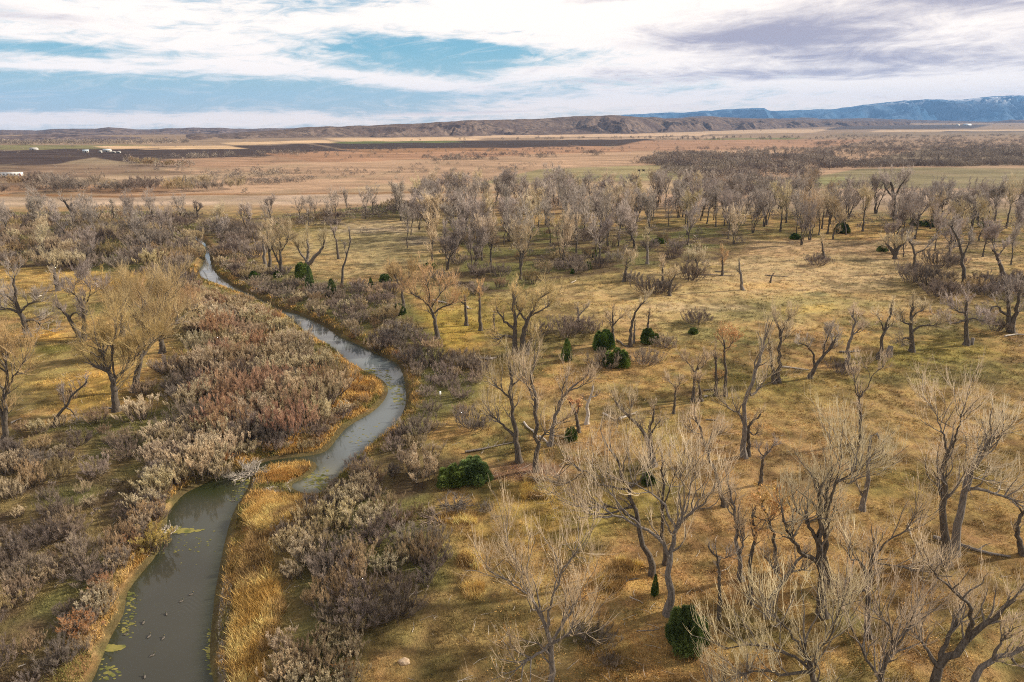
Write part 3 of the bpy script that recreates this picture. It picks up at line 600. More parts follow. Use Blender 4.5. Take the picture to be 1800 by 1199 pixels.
# ------------------------------------------------------------------ hero trees traced limb by limb
# each: label, twig tint, trunk width px, options, limbs in photo pixels (first = trunk from its foot up)
HEROES = [
("tall dark cottonwood with forked crown behind the round juniper",'p',15,dict(c=1.05),[[(1174,1080),(1176,1030),(1178,990),(1182,965),(1190,930),(1200,905)],[(1178,985),(1167,957),(1143,940),(1123,927),(1090,907),(1053,893),(1027,893)],[(1187,947),(1202,913),(1221,895),(1234,887),(1249,868)],[(1193,920),(1203,887),(1201,857),(1196,835)],[(1183,930),(1167,890),(1153,873),(1123,855),(1108,838)],[(1200,895),(1214,857),(1221,832)],[(1123,927),(1105,905),(1085,880),(1060,850)]]),
("dark leaning cottonwood above the slim green sapling left of the forked giant",'p',11,dict(c=1.0),[[(1146,1012),(1141,985),(1136,967),(1127,932),(1117,900),(1107,867),(1092,827),(1078,797)],[(1123,920),(1105,905),(1073,890),(1043,893)],[(1107,867),(1073,857),(1053,847),(1030,830),(1012,820),(997,815),(984,835)],[(1030,830),(1010,842),(990,853)],[(1110,880),(1125,845),(1140,820)],[(1115,890),(1080,900),(1040,905),(1010,880)]]),
("thin straight cottonwood hidden behind the forked giant, left of its trunk",'p',8,dict(c=.8),[[(1168,992),(1167,940),(1165,873),(1167,840),(1165,815)],[(1166,880),(1180,850),(1190,825)]]),
("pale twiggy cottonwood with a bleached bare limb at the bottom edge left of centre",'p',13,dict(c=1.0,nb=9,t0=.3),[[(970,1225),(970,1180),(968,1132),(955,1095),(953,1085),(940,1060)],[(953,1085),(933,1052),(910,1032),(887,1019),(862,1005)],[(966,1110),(970,1059),(983,1016),(997,986),(1012,974)],[(940,1050),(927,1016),(900,979),(888,957)],[(969,1120),(997,1085),(1015,1057)],[(968,1140),(945,1150),(920,1165),(905,1180)],[(969,1135),(990,1120),(1012,1110)]]),
("double cottonwood trunk with short forked crown, right of the first thin snag row",'p',7,dict(c=.95),[[(1218,705),(1220,672),(1225,651),(1228,640)],[(1223,655),(1215,645),(1206,635)],[(1226,650),(1235,645),(1241,634)],[(1232,705),(1230,685),(1227,670)]]),
("straight bare pole of a cottonwood left of the rusty topped one",'p',7,dict(c=.8),[[(1258,695),(1259,660),(1258,640),(1257,620)]]),
("slim cottonwood with a rusty orange leafy top",'r',7,dict(c=.85,leaf=.3),[[(1275,696),(1276,660),(1274,630),(1272,598)],[(1274,620),(1282,610),(1287,600)]]),
("slim leaning trunk standing against the taller pair above the white log",'p',7,dict(c=.9),[[(1362,674),(1359,655),(1356,639),(1351,598)]]),
("tall slim cottonwood beside the left end of the bluish white log",'p',8,dict(c=1.0),[[(1369,672),(1369,630),(1371,588),(1368,575),(1362,562)],[(1370,590),(1378,575),(1386,562)],[(1371,588),(1376,600),(1383,590)]]),
("tall crooked cottonwood with a dark split trunk in the middle of the right meadow",'p',10,dict(c=.85),[[(1309,804),(1309,744),(1308,720),(1312,699),(1324,672),(1330,639),(1342,609),(1344,596)],[(1308,702),(1322,695),(1333,684),(1345,668)],[(1309,735),(1300,728),(1288,722)]]),
("short dark cottonwood leaning on the crooked split trunk",'p',8,dict(c=.8),[[(1315,801),(1316,770),(1317,747),(1327,737),(1337,728)],[(1317,760),(1325,765),(1333,758)]]),
("dark cottonwood leaning right at the end of the bluish white log",'y',8,dict(c=.95),[[(1423,665),(1432,645),(1444,630),(1462,609),(1468,596)],[(1432,645),(1430,628),(1427,618),(1417,608),(1407,604)],[(1446,628),(1450,606),(1459,585)],[(1458,612),(1463,600),(1460,588)]]),
("wiry upright cottonwood growing through the silvery deadfall",'p',7,dict(c=.85),[[(1489,642),(1491,615),(1495,594),(1501,573),(1500,548)],[(1495,594),(1503,586),(1511,579)]]),
("crooked cottonwood left of the grey stump",'p',7,dict(c=.75,den=.8),[[(1545,632),(1548,610),(1551,591),(1563,561),(1566,542)],[(1552,579),(1549,567),(1543,556)],[(1556,577),(1562,575),(1569,572)]]),
("lone dark trunk with a candelabra fork on the open gold meadow",'p',9,dict(c=.75),[[(1515,778),(1513,755),(1512,735),(1512,708),(1510,700)],[(1511,702),(1504,690),(1503,676),(1502,662)],[(1513,706),(1525,681),(1531,663),(1543,652),(1554,643)],[(1531,663),(1525,650),(1515,645)]]),
("tall broken topped snag with a hooked tip on the gold meadow",'p',9,dict(c=.45,den=.7,nb=4,t0=.2),[[(1516,897),(1520,880),(1524,855),(1527,810),(1530,765),(1534,762),(1545,764),(1547,774)],[(1521,877),(1514,868),(1508,855)]]),
("small dark cottonwood with three upturned arms",'y',8,dict(c=.7,den=.7),[[(1338,852),(1339,819),(1344,801),(1348,794)],[(1343,803),(1337,797),(1332,788)],[(1347,798),(1355,790),(1361,779)]]),
("long leaning cottonwood with a bird nest crown left of the split trunk",'p',8,dict(c=.9),[[(1272,890),(1262,850),(1255,820),(1248,804),(1239,774),(1230,752),(1223,740)],[(1240,778),(1250,770),(1262,765)],[(1236,765),(1225,762),(1212,755)]]),
("dark slender trunk left of the rust leaved pair at the lower right",'p',9,dict(c=.85),[[(1305,1020),(1302,990),(1295,955),(1292,902),(1287,880),(1284,860)],[(1293,910),(1283,900),(1275,885)],[(1299,970),(1306,955),(1303,940)]]),
("rust leaved cottonwood with a bent elbow limb at the lower right",'r',10,dict(c=.8,leaf=.35),[[(1319,1060),(1319,1010),(1321,972),(1328,937),(1327,915),(1322,905)],[(1327,915),(1337,913),(1350,915),(1358,905)]]),
("rust leaved slim cottonwood leaning left beside the elbow limbed one",'r',8,dict(c=.8,leaf=.3),[[(1367,1006),(1363,975),(1360,948),(1353,916),(1344,898),(1339,880)],[(1354,918),(1362,905),(1368,890)]]),
("short dark snag right of the round juniper",'y',8,dict(c=.55,den=.7),[[(1264,1088),(1263,1055),(1264,1025),(1262,983),(1254,972),(1245,960)],[(1262,985),(1272,981),(1283,978)]]),
("massive many stemmed cottonwood in the centre of the lower right grove",'p',17,dict(c=.85,nb=9),[[(1446,1082),(1443,1040),(1440,1007),(1441,970),(1442,937),(1444,902),(1442,880),(1438,862)],[(1448,915),(1453,900),(1465,862),(1479,843),(1500,832),(1518,816)],[(1437,950),(1428,935),(1416,913),(1406,903),(1398,890)],[(1439,1000),(1425,980),(1409,969),(1388,941),(1380,925),(1376,905)],[(1463,868),(1472,835),(1479,808),(1476,782)],[(1452,930),(1455,900),(1452,870),(1458,845)],[(1479,843),(1493,850),(1510,840)]]),
("second stem of a dark cottonwood crossing behind the massive one",'p',12,dict(c=.85),[[(1456,1030),(1452,1000),(1451,960),(1452,925),(1449,890),(1455,865)],[(1452,930),(1462,905),(1470,895)]]),
("dark trunk leaning right below the massive many stemmed cottonwood",'p',11,dict(c=.9,nb=8),[[(1348,1085),(1357,1055),(1372,1030),(1385,1008),(1400,990),(1410,978)],[(1372,1030),(1362,1005),(1350,985)],[(1385,1008),(1400,1003),(1418,1000)]]),
("cottonwood with a long limb reaching right over the brown grass of the lower right",'p',12,dict(c=1.0,nb=9),[[(1528,1120),(1526,1070),(1528,1020),(1530,985),(1536,965)],[(1530,985),(1553,957),(1578,941),(1595,932),(1606,912)],[(1528,1010),(1510,985),(1497,985),(1490,960)],[(1529,990),(1560,992),(1590,998),(1610,1005)],[(1527,1030),(1505,1040),(1480,1050)]]),
("tall black twin trunk left of a fallen grey log at the right",'p',16,dict(c=.95,den=.9,t0=.45),[[(1664,992),(1663,960),(1661,920),(1660,860),(1661,813),(1665,798)],[(1664,800),(1658,766),(1652,748),(1645,728)],[(1665,800),(1676,780),(1683,757),(1689,728)],[(1661,870),(1651,858),(1648,842)],[(1685,745),(1695,765),(1698,790)]]),
("thick pale grey trunk leaning right beside the tall black twin trunk",'p',15,dict(c=1.0,den=.9),[[(1677,975),(1682,930),(1693,873),(1702,840),(1717,817),(1732,795),(1744,772)],[(1717,817),(1735,780),(1750,770),(1765,758)],[(1708,860),(1730,860),(1749,869),(1775,875),(1797,890)],[(1693,873),(1698,840),(1712,810),(1722,785)],[(1700,845),(1720,842),(1738,845)]]),
("curved trunk at the right edge bending like a bow",'p',11,dict(c=.9),[[(1800,975),(1790,945),(1788,925),(1797,905),(1804,890)],[(1797,905),(1790,890),(1778,875)]]),
("big dark forked cottonwood rooted at the bottom right corner",'p',17,dict(c=.95,nb=8),[[(1636,1225),(1651,1176),(1672,1150),(1693,1134),(1721,1111),(1740,1092),(1765,1072),(1784,1053)],[(1700,1130),(1706,1100),(1707,1083),(1700,1060),(1689,1046),(1656,1022),(1632,992)],[(1651,1176),(1657,1145),(1675,1106),(1682,1085),(1685,1072)],[(1650,1180),(1640,1160),(1628,1140),(1618,1125)]]),
("dark cottonwood limb sweeping up to the right edge of the bottom corner",'p',14,dict(c=1.0,nb=8),[[(1700,1240),(1712,1199),(1740,1162),(1765,1152),(1796,1144),(1830,1130)],[(1740,1162),(1755,1135),(1775,1110)],[(1765,1152),(1790,1170),(1815,1175)]]),
("wide pale crowned cottonwood filling the bottom edge, its low limb sweeping left",'p',15,dict(c=1.15,nb=10,t0=.25),[[(1455,1300),(1445,1240),(1430,1190),(1420,1165),(1415,1130)],[(1425,1180),(1405,1161),(1370,1144),(1325,1133),(1276,1140)],[(1422,1170),(1450,1130),(1470,1090),(1480,1060)],[(1420,1165),(1395,1120),(1370,1090),(1345,1070)],[(1430,1195),(1385,1185),(1340,1180),(1300,1185)]]),
("pale crowned cottonwood at the bottom edge left of the dark corner fork",'p',13,dict(c=1.1,nb=9,t0=.25),[[(1545,1290),(1549,1230),(1549,1181),(1570,1140),(1578,1120)],[(1577,1130),(1565,1105),(1553,1088),(1540,1070)],[(1549,1200),(1520,1150),(1500,1110),(1490,1080)],[(1572,1138),(1590,1115),(1605,1080),(1615,1055)]]),
("low pale cottonwood crown poking up at the bottom edge right of the juniper",'p',11,dict(c=1.0,nb=8,t0=.25),[[(1285,1330),(1280,1280),(1275,1235),(1270,1200)],[(1278,1250),(1260,1215),(1248,1190)],[(1278,1245),(1300,1210),(1312,1180)]]),
("leafless cottonwood with a smooth grey foot in the middle of the clearing",'p',11,dict(c=1.0,nb=8),[[(913,812),(910,785),(906,753),(902,738),(900,725),(898,692),(899,673),(897,655)],[(904,764),(890,753),(876,741),(862,730)],[(899,700),(885,690),(870,675)],[(899,685),(912,668),(920,655)]]),
("grey stemmed cottonwood with a high crown just right of the smooth footed one",'p',9,dict(c=.9),[[(943,830),(944,800),(944,767),(942,745),(940,729),(938,692),(934,662),(940,640)],[(944,767),(960,760),(970,765)],[(938,700),(928,680),(920,668)]]),
("tall cottonwood leaning right with a bleached broken arm beside a fallen limb",'p',9,dict(c=.95),[[(966,783),(968,770),(969,757),(975,738),(981,720),(987,705),(993,694),(1005,683),(1016,673)],[(985,708),(988,695),(990,680),(995,664)],[(969,757),(978,745),(990,740)],[(1005,683),(1020,680),(1033,670)]]),
("dead snag with a bleached white tip standing in the clearing",'p',8,dict(c=.5,den=.6,snag=1),[[(1031,745),(1032,736),(1034,711),(1038,699),(1041,688),(1043,678)],[(1038,700),(1045,697),(1052,693)],[(1035,706),(1030,703),(1026,700)]]),
("short crooked reddish barked snag in front of a small green juniper",'r',8,dict(c=.5,leaf=.3),[[(1018,760),(1014,734),(1008,720),(1001,706)],[(1012,730),(1017,720),(1016,710)]]),
("crooked cottonwood bowing left with an upturned crown over the two fallen logs",'p',9,dict(c=1.0),[[(1150,820),(1146,800),(1139,785),(1135,771),(1124,748),(1110,737),(1100,727),(1090,718),(1082,706)],[(1112,738),(1108,727),(1110,715)],[(1135,771),(1130,758),(1122,750)],[(1100,727),(1090,733),(1085,740)]]),
("upright dark cottonwood stem rising beside the bowed one",'p',9,dict(c=.75),[[(1152,818),(1147,795),(1143,778),(1143,753),(1146,738),(1150,723)],[(1144,760),(1152,750),(1158,742)]]),
("small round topped cottonwood alone on the grass right of the two fallen logs",'p',6,dict(c=1.0),[[(1184,727),(1186,705),(1188,683)],[(1188,685),(1183,676),(1176,670)],[(1188,685),(1193,678),(1197,672)]]),
("straight pale trunk of the twin cottonwood at the middle of the upper clearing",'g',10,dict(c=1.0),[[(905,622),(905,567),(903,545),(903,520)],[(903,580),(890,567),(880,555),(873,545)],[(902,588),(888,590),(876,597)],[(904,560),(912,552),(918,545)]]),
("leaning fork of the twin cottonwood with a broad fan crown",'g',12,dict(c=1.15,nb=9),[[(918,622),(920,600),(924,573),(931,555),(938,546)],[(931,557),(947,548),(963,538),(972,528)],[(938,548),(945,530),(957,518)],[(925,565),(915,550),(908,535)],[(924,622),(930,605),(937,592)]]),
("broad gold crowned cottonwood on a slanting pale trunk at the edge of the yellow grass",'g',9,dict(c=1.25,nb=10),[[(769,595),(766,575),(762,553),(757,540),(755,533)],[(758,543),(740,525),(722,515)],[(759,540),(772,520),(785,505)],[(757,536),(755,515),(750,495)],[(762,548),(778,540),(795,533)]]),
("gold crowned cottonwood with a straight trunk first right of the broad gold one",'g',7,dict(c=1.1),[[(821,572),(819,550),(818,538),(817,520)],[(818,538),(808,528),(800,520)]]),
("slim gold tinted cottonwood second right of the broad gold one",'g',7,dict(c=1.0),[[(845,581),(844,555),(843,520),(843,508)]]),
("thin short cottonwood stem above a tiny green bush in the yellow grass",'g',5,dict(c=.8),[[(868,578),(868,560),(869,548)]]),
("small forked cottonwood on bare gold grass above a grey brush clump",'p',6,dict(c=.95),[[(1018,577),(1017,560),(1015,540)],[(1017,556),(1024,548),(1033,540)]]),
("cottonwood rising behind the bushy left juniper",'p',6,dict(c=1.1),[[(1078,602),(1077,580),(1077,563),(1076,550)],[(1077,570),(1086,562),(1094,556)],[(1077,568),(1068,560)]]),
("taller stem of the close pair between the two junipers",'p',7,dict(c=.9),[[(1107,609),(1109,585),(1112,563),(1120,545),(1132,531)]]),
("shorter stem of the close pair between the two junipers",'p',5,dict(c=.75),[[(1115,603),(1115,585),(1116,568)]]),
("cottonwood with a drooping crown behind the dark right juniper",'p',5,dict(c=1.0),[[(1139,578),(1140,560),(1142,548)]]),
("slanting cottonwood alone on the open grass in front of the dense grove",'p',7,dict(c=1.1),[[(1097,495),(1100,477),(1102,460)],[(1101,468),(1108,458)]]),
("straight grey cottonwood at the front edge of the dense grove with a clear trunk",'p',6,dict(c=.85),[[(1138,464),(1138,440),(1138,413)]]),
("leaning stem bending right over brush in front of the grove",'p',6,dict(c=.8),[[(1177,520),(1178,505),(1182,493),(1187,484)],[(1180,497),(1175,488)]]),
("twiggy low branched cottonwood beside the bending stem",'p',5,dict(c=.8),[[(1165,494),(1165,475),(1165,458)]]),
("left of two small pale crowned cottonwoods on the grove edge",'p',5,dict(c=.95),[[(1206,481),(1207,466),(1210,455)],[(1207,465),(1214,458)]]),
("right of two small pale crowned cottonwoods on the grove edge",'p',5,dict(c=1.05),[[(1227,479),(1225,465),(1222,453)],[(1225,465),(1231,456)]]),
("small gold topped cottonwood alone in the grass behind two thin fallen logs",'g',5,dict(c=.9),[[(1270,485),(1270,465),(1269,450)]]),
("small scraggy dead looking cottonwood leaning left on the open meadow",'p',6,dict(c=.5,den=.8),[[(1306,510),(1303,492),(1301,478),(1299,458)],[(1301,478),(1295,474)]]),
("tiny bent stump of a tree near the pale grass ring",'y',4,dict(c=.6,den=.6),[[(1354,497),(1356,487),(1361,480)]]),
("dark cottonwood with long bare side arms on the right meadow",'p',9,dict(c=.9,nb=10),[[(1603,618),(1602,590),(1602,559),(1604,534)],[(1606,578),(1618,573),(1635,572),(1648,571)],[(1602,575),(1592,568),(1580,562)],[(1602,560),(1612,550),(1622,545)],[(1602,590),(1592,594),(1582,600)]]),
("straight dark cottonwood with drooping horizontal limbs near the small stump",'y',9,dict(c=.9),[[(1698,607),(1698,575),(1698,543),(1699,525)],[(1698,565),(1680,568),(1657,564)],[(1698,562),(1712,560),(1728,565)],[(1698,555),(1685,548),(1675,540)]]),
("spreading forked cottonwood above a brushy mound near the right edge",'y',10,dict(c=1.05,nb=9),[[(1776,584),(1774,560),(1772,534),(1770,515)],[(1765,560),(1760,548),(1756,540),(1745,541),(1733,560)],[(1777,584),(1784,555),(1790,530),(1792,510)]]),
("dark leaning cottonwood with wide arms at the far left meadow",'y',10,dict(c=1.0,nb=9),[[(52,592),(44,572),(34,550),(28,530),(26,505),(25,490)],[(34,550),(15,543),(0,545)],[(36,545),(50,535),(66,530)],[(45,570),(60,563),(72,572)],[(28,530),(12,520),(-5,515)]]),
("fork topped dark cottonwood with a wreath shaped crown at the left meadow",'y',10,dict(c=.85,nb=8),[[(147,599),(147,570),(146,545),(147,538)],[(146,541),(138,530),(133,519),(120,512),(112,510)],[(147,540),(155,525),(158,508),(150,495)],[(155,525),(165,515),(176,508)],[(133,519),(130,505),(140,492)]]),
("dark trunk leaning far left beside the wreath crowned cottonwood",'y',9,dict(c=.7,den=.8),[[(141,592),(132,577),(122,561),(113,548),(99,538)],[(120,558),(130,550),(140,552)]]),
("pale barked cottonwood leaning left before the dark thicket",'p',8,dict(c=1.0),[[(103,511),(98,492),(95,474),(90,465),(82,459)],[(95,478),(98,468),(101,455)]]),
("great gold crowned cottonwood with a forked trunk on the left bank",'g',14,dict(c=1.2,nb=14,t0=.3,den=1.3),[[(205,722),(202,700),(200,675),(194,660),(187,651),(176,646),(164,643)],[(200,675),(206,662),(221,649),(230,630)],[(196,663),(195,630),(200,600),(205,570)],[(221,649),(245,620),(262,600)],[(187,651),(180,625),(170,600)]]),
("twin stemmed gold cottonwood whose crown leans over the left bank brush",'g',12,dict(c=1.45,nb=15,t0=.25,den=1.35),[[(236,688),(238,663),(242,640),(250,610),(255,570),(250,540)],[(240,650),(262,610),(290,580),(312,565)],[(246,625),(232,590),(222,560),(215,530)],[(252,590),(275,555),(290,525)]]),
("gold crowned cottonwood behind the twin stemmed one nearer the stream",'g',10,dict(c=1.5,nb=14,t0=.25,den=1.3),[[(285,620),(285,590),(290,560),(288,530)],[(287,575),(310,550),(330,535)],[(286,580),(265,550),(250,530)]]),
("yellow crowned cottonwood behind the great forked one at left",'g',9,dict(c=1.5,nb=14,t0=.25,den=1.3),[[(215,590),(215,565),(212,545),(215,520)],[(214,555),(232,535),(240,515)],[(214,560),(198,540),(190,520)]]),
("gold cottonwood cut by the left edge with a straight double trunk",'g',10,dict(c=1.15,nb=10),[[(8,785),(8,750),(8,713),(10,680),(11,655),(10,633)],[(10,690),(20,670),(33,650),(42,636)],[(10,660),(-5,640),(-15,620)],[(14,790),(5,740),(-2,700)]]),
("small cottonwood leaning hard right held on a fallen arm at the left meadow",'y',6,dict(c=.8,den=.8),[[(92,750),(103,730),(117,713),(130,693),(142,680),(153,669)],[(117,713),(126,722),(135,738)],[(117,713),(112,700),(110,690)]]),
("left of the clump of tall cottonwoods beside the upper stream",'p',7,dict(c=1.0),[[(465,471),(464,450),(463,430),(462,415)]]),
("middle of the clump of tall cottonwoods beside the upper stream",'p',7,dict(c=1.15,nb=9),[[(476,477),(475,455),(473,435),(470,415)],[(474,440),(482,425),(490,410)]]),
("right of the clump of cottonwoods beside the upper stream, forked low",'p',7,dict(c=1.1,nb=9),[[(494,483),(493,460),(493,440),(492,425)],[(493,465),(484,450),(478,435)],[(493,445),(502,430),(508,415)]]),
("wide shaggy cottonwood in the junipers right of the stream clump",'p',8,dict(c=1.2,nb=10,t0=.3),[[(541,476),(540,455),(542,435),(540,420)],[(541,460),(528,445),(520,430)],[(541,465),(555,450),(567,435),(570,425)]]),
("slim bare cottonwood standing alone on the green clearing by the stream",'y',5,dict(c=.6,den=.8),[[(596,455),(593,440),(591,425),(588,412),(583,403)],[(591,425),(588,412),(592,400)]]),
("tall thin dead cottonwood with a wavy stem on the clearing by the stream",'y',5,dict(c=.35,den=.6),[[(601,504),(603,485),(605,462),(610,450),(612,440),(613,425),(614,405)],[(610,450),(607,442),(606,433)]]),
("gold grey cottonwood crown over brush at the left end of the yellow grass",'g',7,dict(c=1.1,nb=10),[[(710,550),(708,525),(707,505),(706,490)],[(707,510),(698,495),(693,482)],[(707,505),(718,490),(724,478)]]),
("dark bare cottonwood on the pale plain behind the left thicket",'y',6,dict(c=.9),[[(127,382),(126,370),(126,358)],[(126,372),(116,358),(110,350)],[(126,368),(136,358),(142,352)]]),
("round headed cottonwood on the pale plain right of the dark bare one",'y',6,dict(c=1.1),[[(199,392),(198,375),(197,362)]]),
("small bare cottonwood at the head of the left thicket",'y',4,dict(c=.9),[[(348,382),(346,372),(345,362)],[(346,373),(352,366)]]),
("pale forked cottonwood with a clean white trunk in front of the right grove",'p',8,dict(c=1.1,nb=8),[[(1573,455),(1573,440),(1572,428)],[(1573,447),(1564,435),(1557,428)],[(1573,450),(1580,435),(1590,428)]]),
("tall arching cottonwood stem left of the right hand brush line",'y',6,dict(c=.7),[[(1607,478),(1608,455),(1605,435),(1598,425)],[(1609,450),(1622,440),(1640,425)]]),
("tall wiggly cottonwood behind the brush line at right",'y',7,dict(c=.6,nb=9),[[(1695,500),(1694,470),(1690,440),(1682,415),(1672,398)],[(1692,455),(1700,435),(1705,420)]]),
("dark leaning cottonwood at right with a pale foot and flat crown",'y',8,dict(c=.75),[[(1764,484),(1758,465),(1752,450),(1745,440)],[(1752,450),(1762,440),(1770,432)]]),
("pale topped young cottonwood left of the one with long side arms",'p',5,dict(c=.8),[[(1449,454),(1446,436),(1445,424)]]),
("big old bare crowned cottonwood towering above the right end of the grove",'y',9,dict(c=1.0,nb=8),[[(1575,385),(1573,360),(1570,335),(1566,320)],[(1572,345),(1582,328),(1592,315)],[(1572,350),(1560,335),(1553,322)]]),
]
def depth_of(x, y, z): return y * CP - (z - H) * SP
SPOTS = []      # feet of trees already placed, to keep the scattered ones apart
for ti, (lab, tint, w, o, limbs) in enumerate(HEROES):
    rng = np.random.default_rng(100 + ti); fx, fy = limbs[0][0]
    gx, gy = G(fx, fy, 0); gz = float(ground_z(np.array([gx]), np.array([gy]))[0]); gx, gy = G(fx, fy, gz); gx, gy = float(gx), float(gy)
    mpp = depth_of(gx, gy, gz) / 1200; done = []; out = []
    top = min(p[1] for l in limbs for p in l); hh = at_y(fx, top, gy)[1] - gz; h = hh * 1.28
    r0 = w * mpp * .5
    for li, l in enumerate(limbs):
        X, Z = at_y([p[0] for p in l], [p[1] for p in l], gy); P = np.stack([X - gx, np.zeros(len(l)), Z - gz], 1)
        L = np.linalg.norm(P[-1] - P[0]); off = 0.0; rr = r0
        if li and not (l[0][1] > fy - 30 and abs(l[0][1] - fy) < 12):
            A = np.vstack([q[:, :] for q in done]); d = np.hypot(A[:, 0] - P[0, 0], A[:, 2] - P[0, 2]); j = int(d.argmin()); off = A[j, 1]; P[0, 0], P[0, 2] = A[j, 0], A[j, 2]; rr = A[j, 3] * .72
        dep = rng.uniform(-.55, .55) * L if li else rng.uniform(-.06, .06) * L
        P[:, 1] = off + dep * np.linspace(0, 1, len(l)) ** 1.2
        # stay on the same line of sight while moving off the plane
        for k in range(1, len(l)):
            x2, z2 = at_y(l[k][0], l[k][1], gy + P[k, 1]); P[k, 0] = x2 - gx; P[k, 2] = z2 - gz
        if li == 0: P[0] = (0, 0, -.25)
        r1 = max(rr * (.36 if li == 0 else .30), .03); out.append((P, rr, r1)); n = 8
        S, _ = spline(P, n); done.append(np.hstack([S, np.linspace(rr, r1, n)[:, None]]))
    o = dict(o); o['dist'] = math.hypot(gx, gy); o.setdefault('nb', 7)
    if o['dist'] > 150 and o.get('c', 1) > .65: o['c'] = o.get('c', 1) * 1.22; o['den'] = 1.15; o['tw'] = 1.15; o['t0'] = min(o.get('t0', .42), .42); h = max(h, 12.0)
    if o['dist'] > 250: o['nb'] = max(4, o['nb'] - 1)
    tr, cr = build_tree(out, max(h, 4.0), rng, o)
    bm = M['dead'] if o.get('snag') else (M['bark'] if tint != 'p' or ti % 3 else M['bark_mid'])
    tm = tr.mesh('trunk', [bm, M['bark_mid']], smooth=True); cm = cr.mesh('crown', [M[TW[tint]], M['leaf_rust'] if tint == 'r' else M['leaf_tan']])
    place_tree(tm, cm, gx, gy, gz, lab, None); SPOTS.append((gx, gy))

# ------------------------------------------------------------------ generic cottonwoods for the groves
def proc_tree(seed, h, kind):
    rng = np.random.default_rng(seed); limbs = []; lean = rng.normal(0, .07, 2) * h; th = h * rng.uniform(.42, .62)
    P = np.array([[0, 0, -.2], [lean[0] * .1, lean[1] * .1, th * .35], [lean[0] * .5 + rng.normal(0, .02) * h, lean[1] * .5, th * .7], [lean[0], lean[1], th]])
    r0 = .019 * h * rng.uniform(.8, 1.25); limbs.append((P, r0, r0 * .5))
    for k in range(rng.integers(2, 5)):
        a = rng.uniform(0, 2 * pi); s = P[2] + (P[3] - P[2]) * rng.uniform(0, 1); L = h * rng.uniform(.22, .38); d = np.array([cos(a), sin(a), 0]) * rng.uniform(.35, .9)
        limbs.append((np.array([s, s + L * .33 * (d * 1.2 + [0, 0, .6]), s + L * .66 * (d + [0, 0, .9]), s + L * (d * .8 + [0, 0, 1])]), r0 * .42, .04))
    if kind == 'multi':
        for k in range(2):
            a = rng.uniform(0, 2 * pi); limbs.append((np.array([[cos(a) * .3, sin(a) * .3, -.2], [cos(a) * h * .06, sin(a) * h * .06, h * .25], [cos(a) * h * .16, sin(a) * h * .16, h * .6]]), r0 * .7, r0 * .3))
    return build_tree(limbs, h, rng, dict(dist=320, c=rng.uniform(1.1, 1.45), den=rng.uniform(1.0, 1.25), nb=6, t0=.36 if kind != 'bushy' else .2, tw=1.1))
VAR = []
for i in range(16):
    tr, cr = proc_tree(900 + i, 17.0, ('plain', 'multi', 'bushy', 'plain')[i % 4])
    tint = 'tw_grey' if i % 5 else 'tw_pale'
    VAR.append((tr.mesh('trunk', [M['bark'], M['bark_mid']], smooth=True), cr.mesh('crown', [M[tint], M['leaf_tan']])))

LOW = []
for i in range(5):
    rng = np.random.default_rng(50 + i); P = np.array([[0, 0, -.2], [.3, .2, 3.5], [.2 * i, .5, 8.0]]); L = [(P, .3, .14)]
    for k in range(3):
        a = rng.uniform(0, 6.3); L.append((np.array([P[1] * .4 + P[2] * .6, P[2] + [cos(a) * 1.6, sin(a) * 1.6, 1.5], P[2] + [cos(a) * 2.6, sin(a) * 2.6, 5]]), .14, .04))
    LOW.append(build_tree(L, 17.0, rng, dict(dist=500, c=1.25, den=.72, nb=5, t0=.4, tw=1.2)))
# ------------------------------------------------------------------ labels: which one, told by what stands near it
MARKS = [("the white trailer",20,309),("the tin farm sheds",180,268),("the wavy dead cottonwood",602,504),("the shaggy cottonwood",541,476),
 ("the upper stream's cottonwood clump",478,478),("the bright stream glint",365,475),("the pale leaning cottonwood",103,511),("the wreath crowned cottonwood",147,598),
 ("the far left cottonwood",52,592),("the forked gold cottonwood",205,720),("the twin gold cottonwood",237,688),("the left edge cottonwood",10,785),
 ("the hard leaning cottonwood",92,750),("the bleached brush heap",432,818),("the grassy islet",500,828),("the orange spit's tip",672,682),
 ("the orange spit's foot",450,797),("the golden reed bank",440,960),("the pebbly shore",405,1150),("the yellow willow",262,935),("the bare twig clump",290,922),
 ("the flock of ducks",270,1110),("the broad gold cottonwood",769,594),("the driftwood log",830,634),("the little signpost",773,693),("the paired junipers",812,835),
 ("the smooth footed cottonwood",913,810),("the dead branch heap",790,898),("the tan boulder",711,1168),("the bottom edge cottonwood",970,1190),("the big round juniper",1205,1120),
 ("the forked giant cottonwood",1175,1075),("the pointed juniper",996,630),("the bushy juniper",1062,612),("the dark low juniper",1082,640),("the upper twin cottonwood",912,620),
 ("the first gold cottonwood",821,571),("the slanting cottonwood",1098,494),("the pale grass ring",1440,518),("the bluish white log",1397,648),("the grey stump",1562,625),
 ("the long armed cottonwood",1603,617),("the small post cottonwood",1698,606),("the right edge cottonwood",1776,583),("the white footed cottonwood",1573,455),
 ("the towering old cottonwood",1575,385),("the two black cattle",1127,301),("the grove front juniper",1551,440),
 ("the candelabra cottonwood",1515,776),("the pale plain's cottonwood",127,382),("the round headed cottonwood",199,392),("the scraggy leaning cottonwood",1306,509),
 ("the dirt track bend",765,313),("the far green field",1340,244),("the white farmhouse",60,264),("the low brush strips",480,322),("the tan meadow's brush",900,282),
 ("the green meadow's hedge",1600,293),("the pale topped young cottonwood",1449,454),("the straight grove cottonwood",1138,464),("the far wood's edge",1180,330)]
MA = np.array([(m[1], m[2]) for m in MARKS], float)
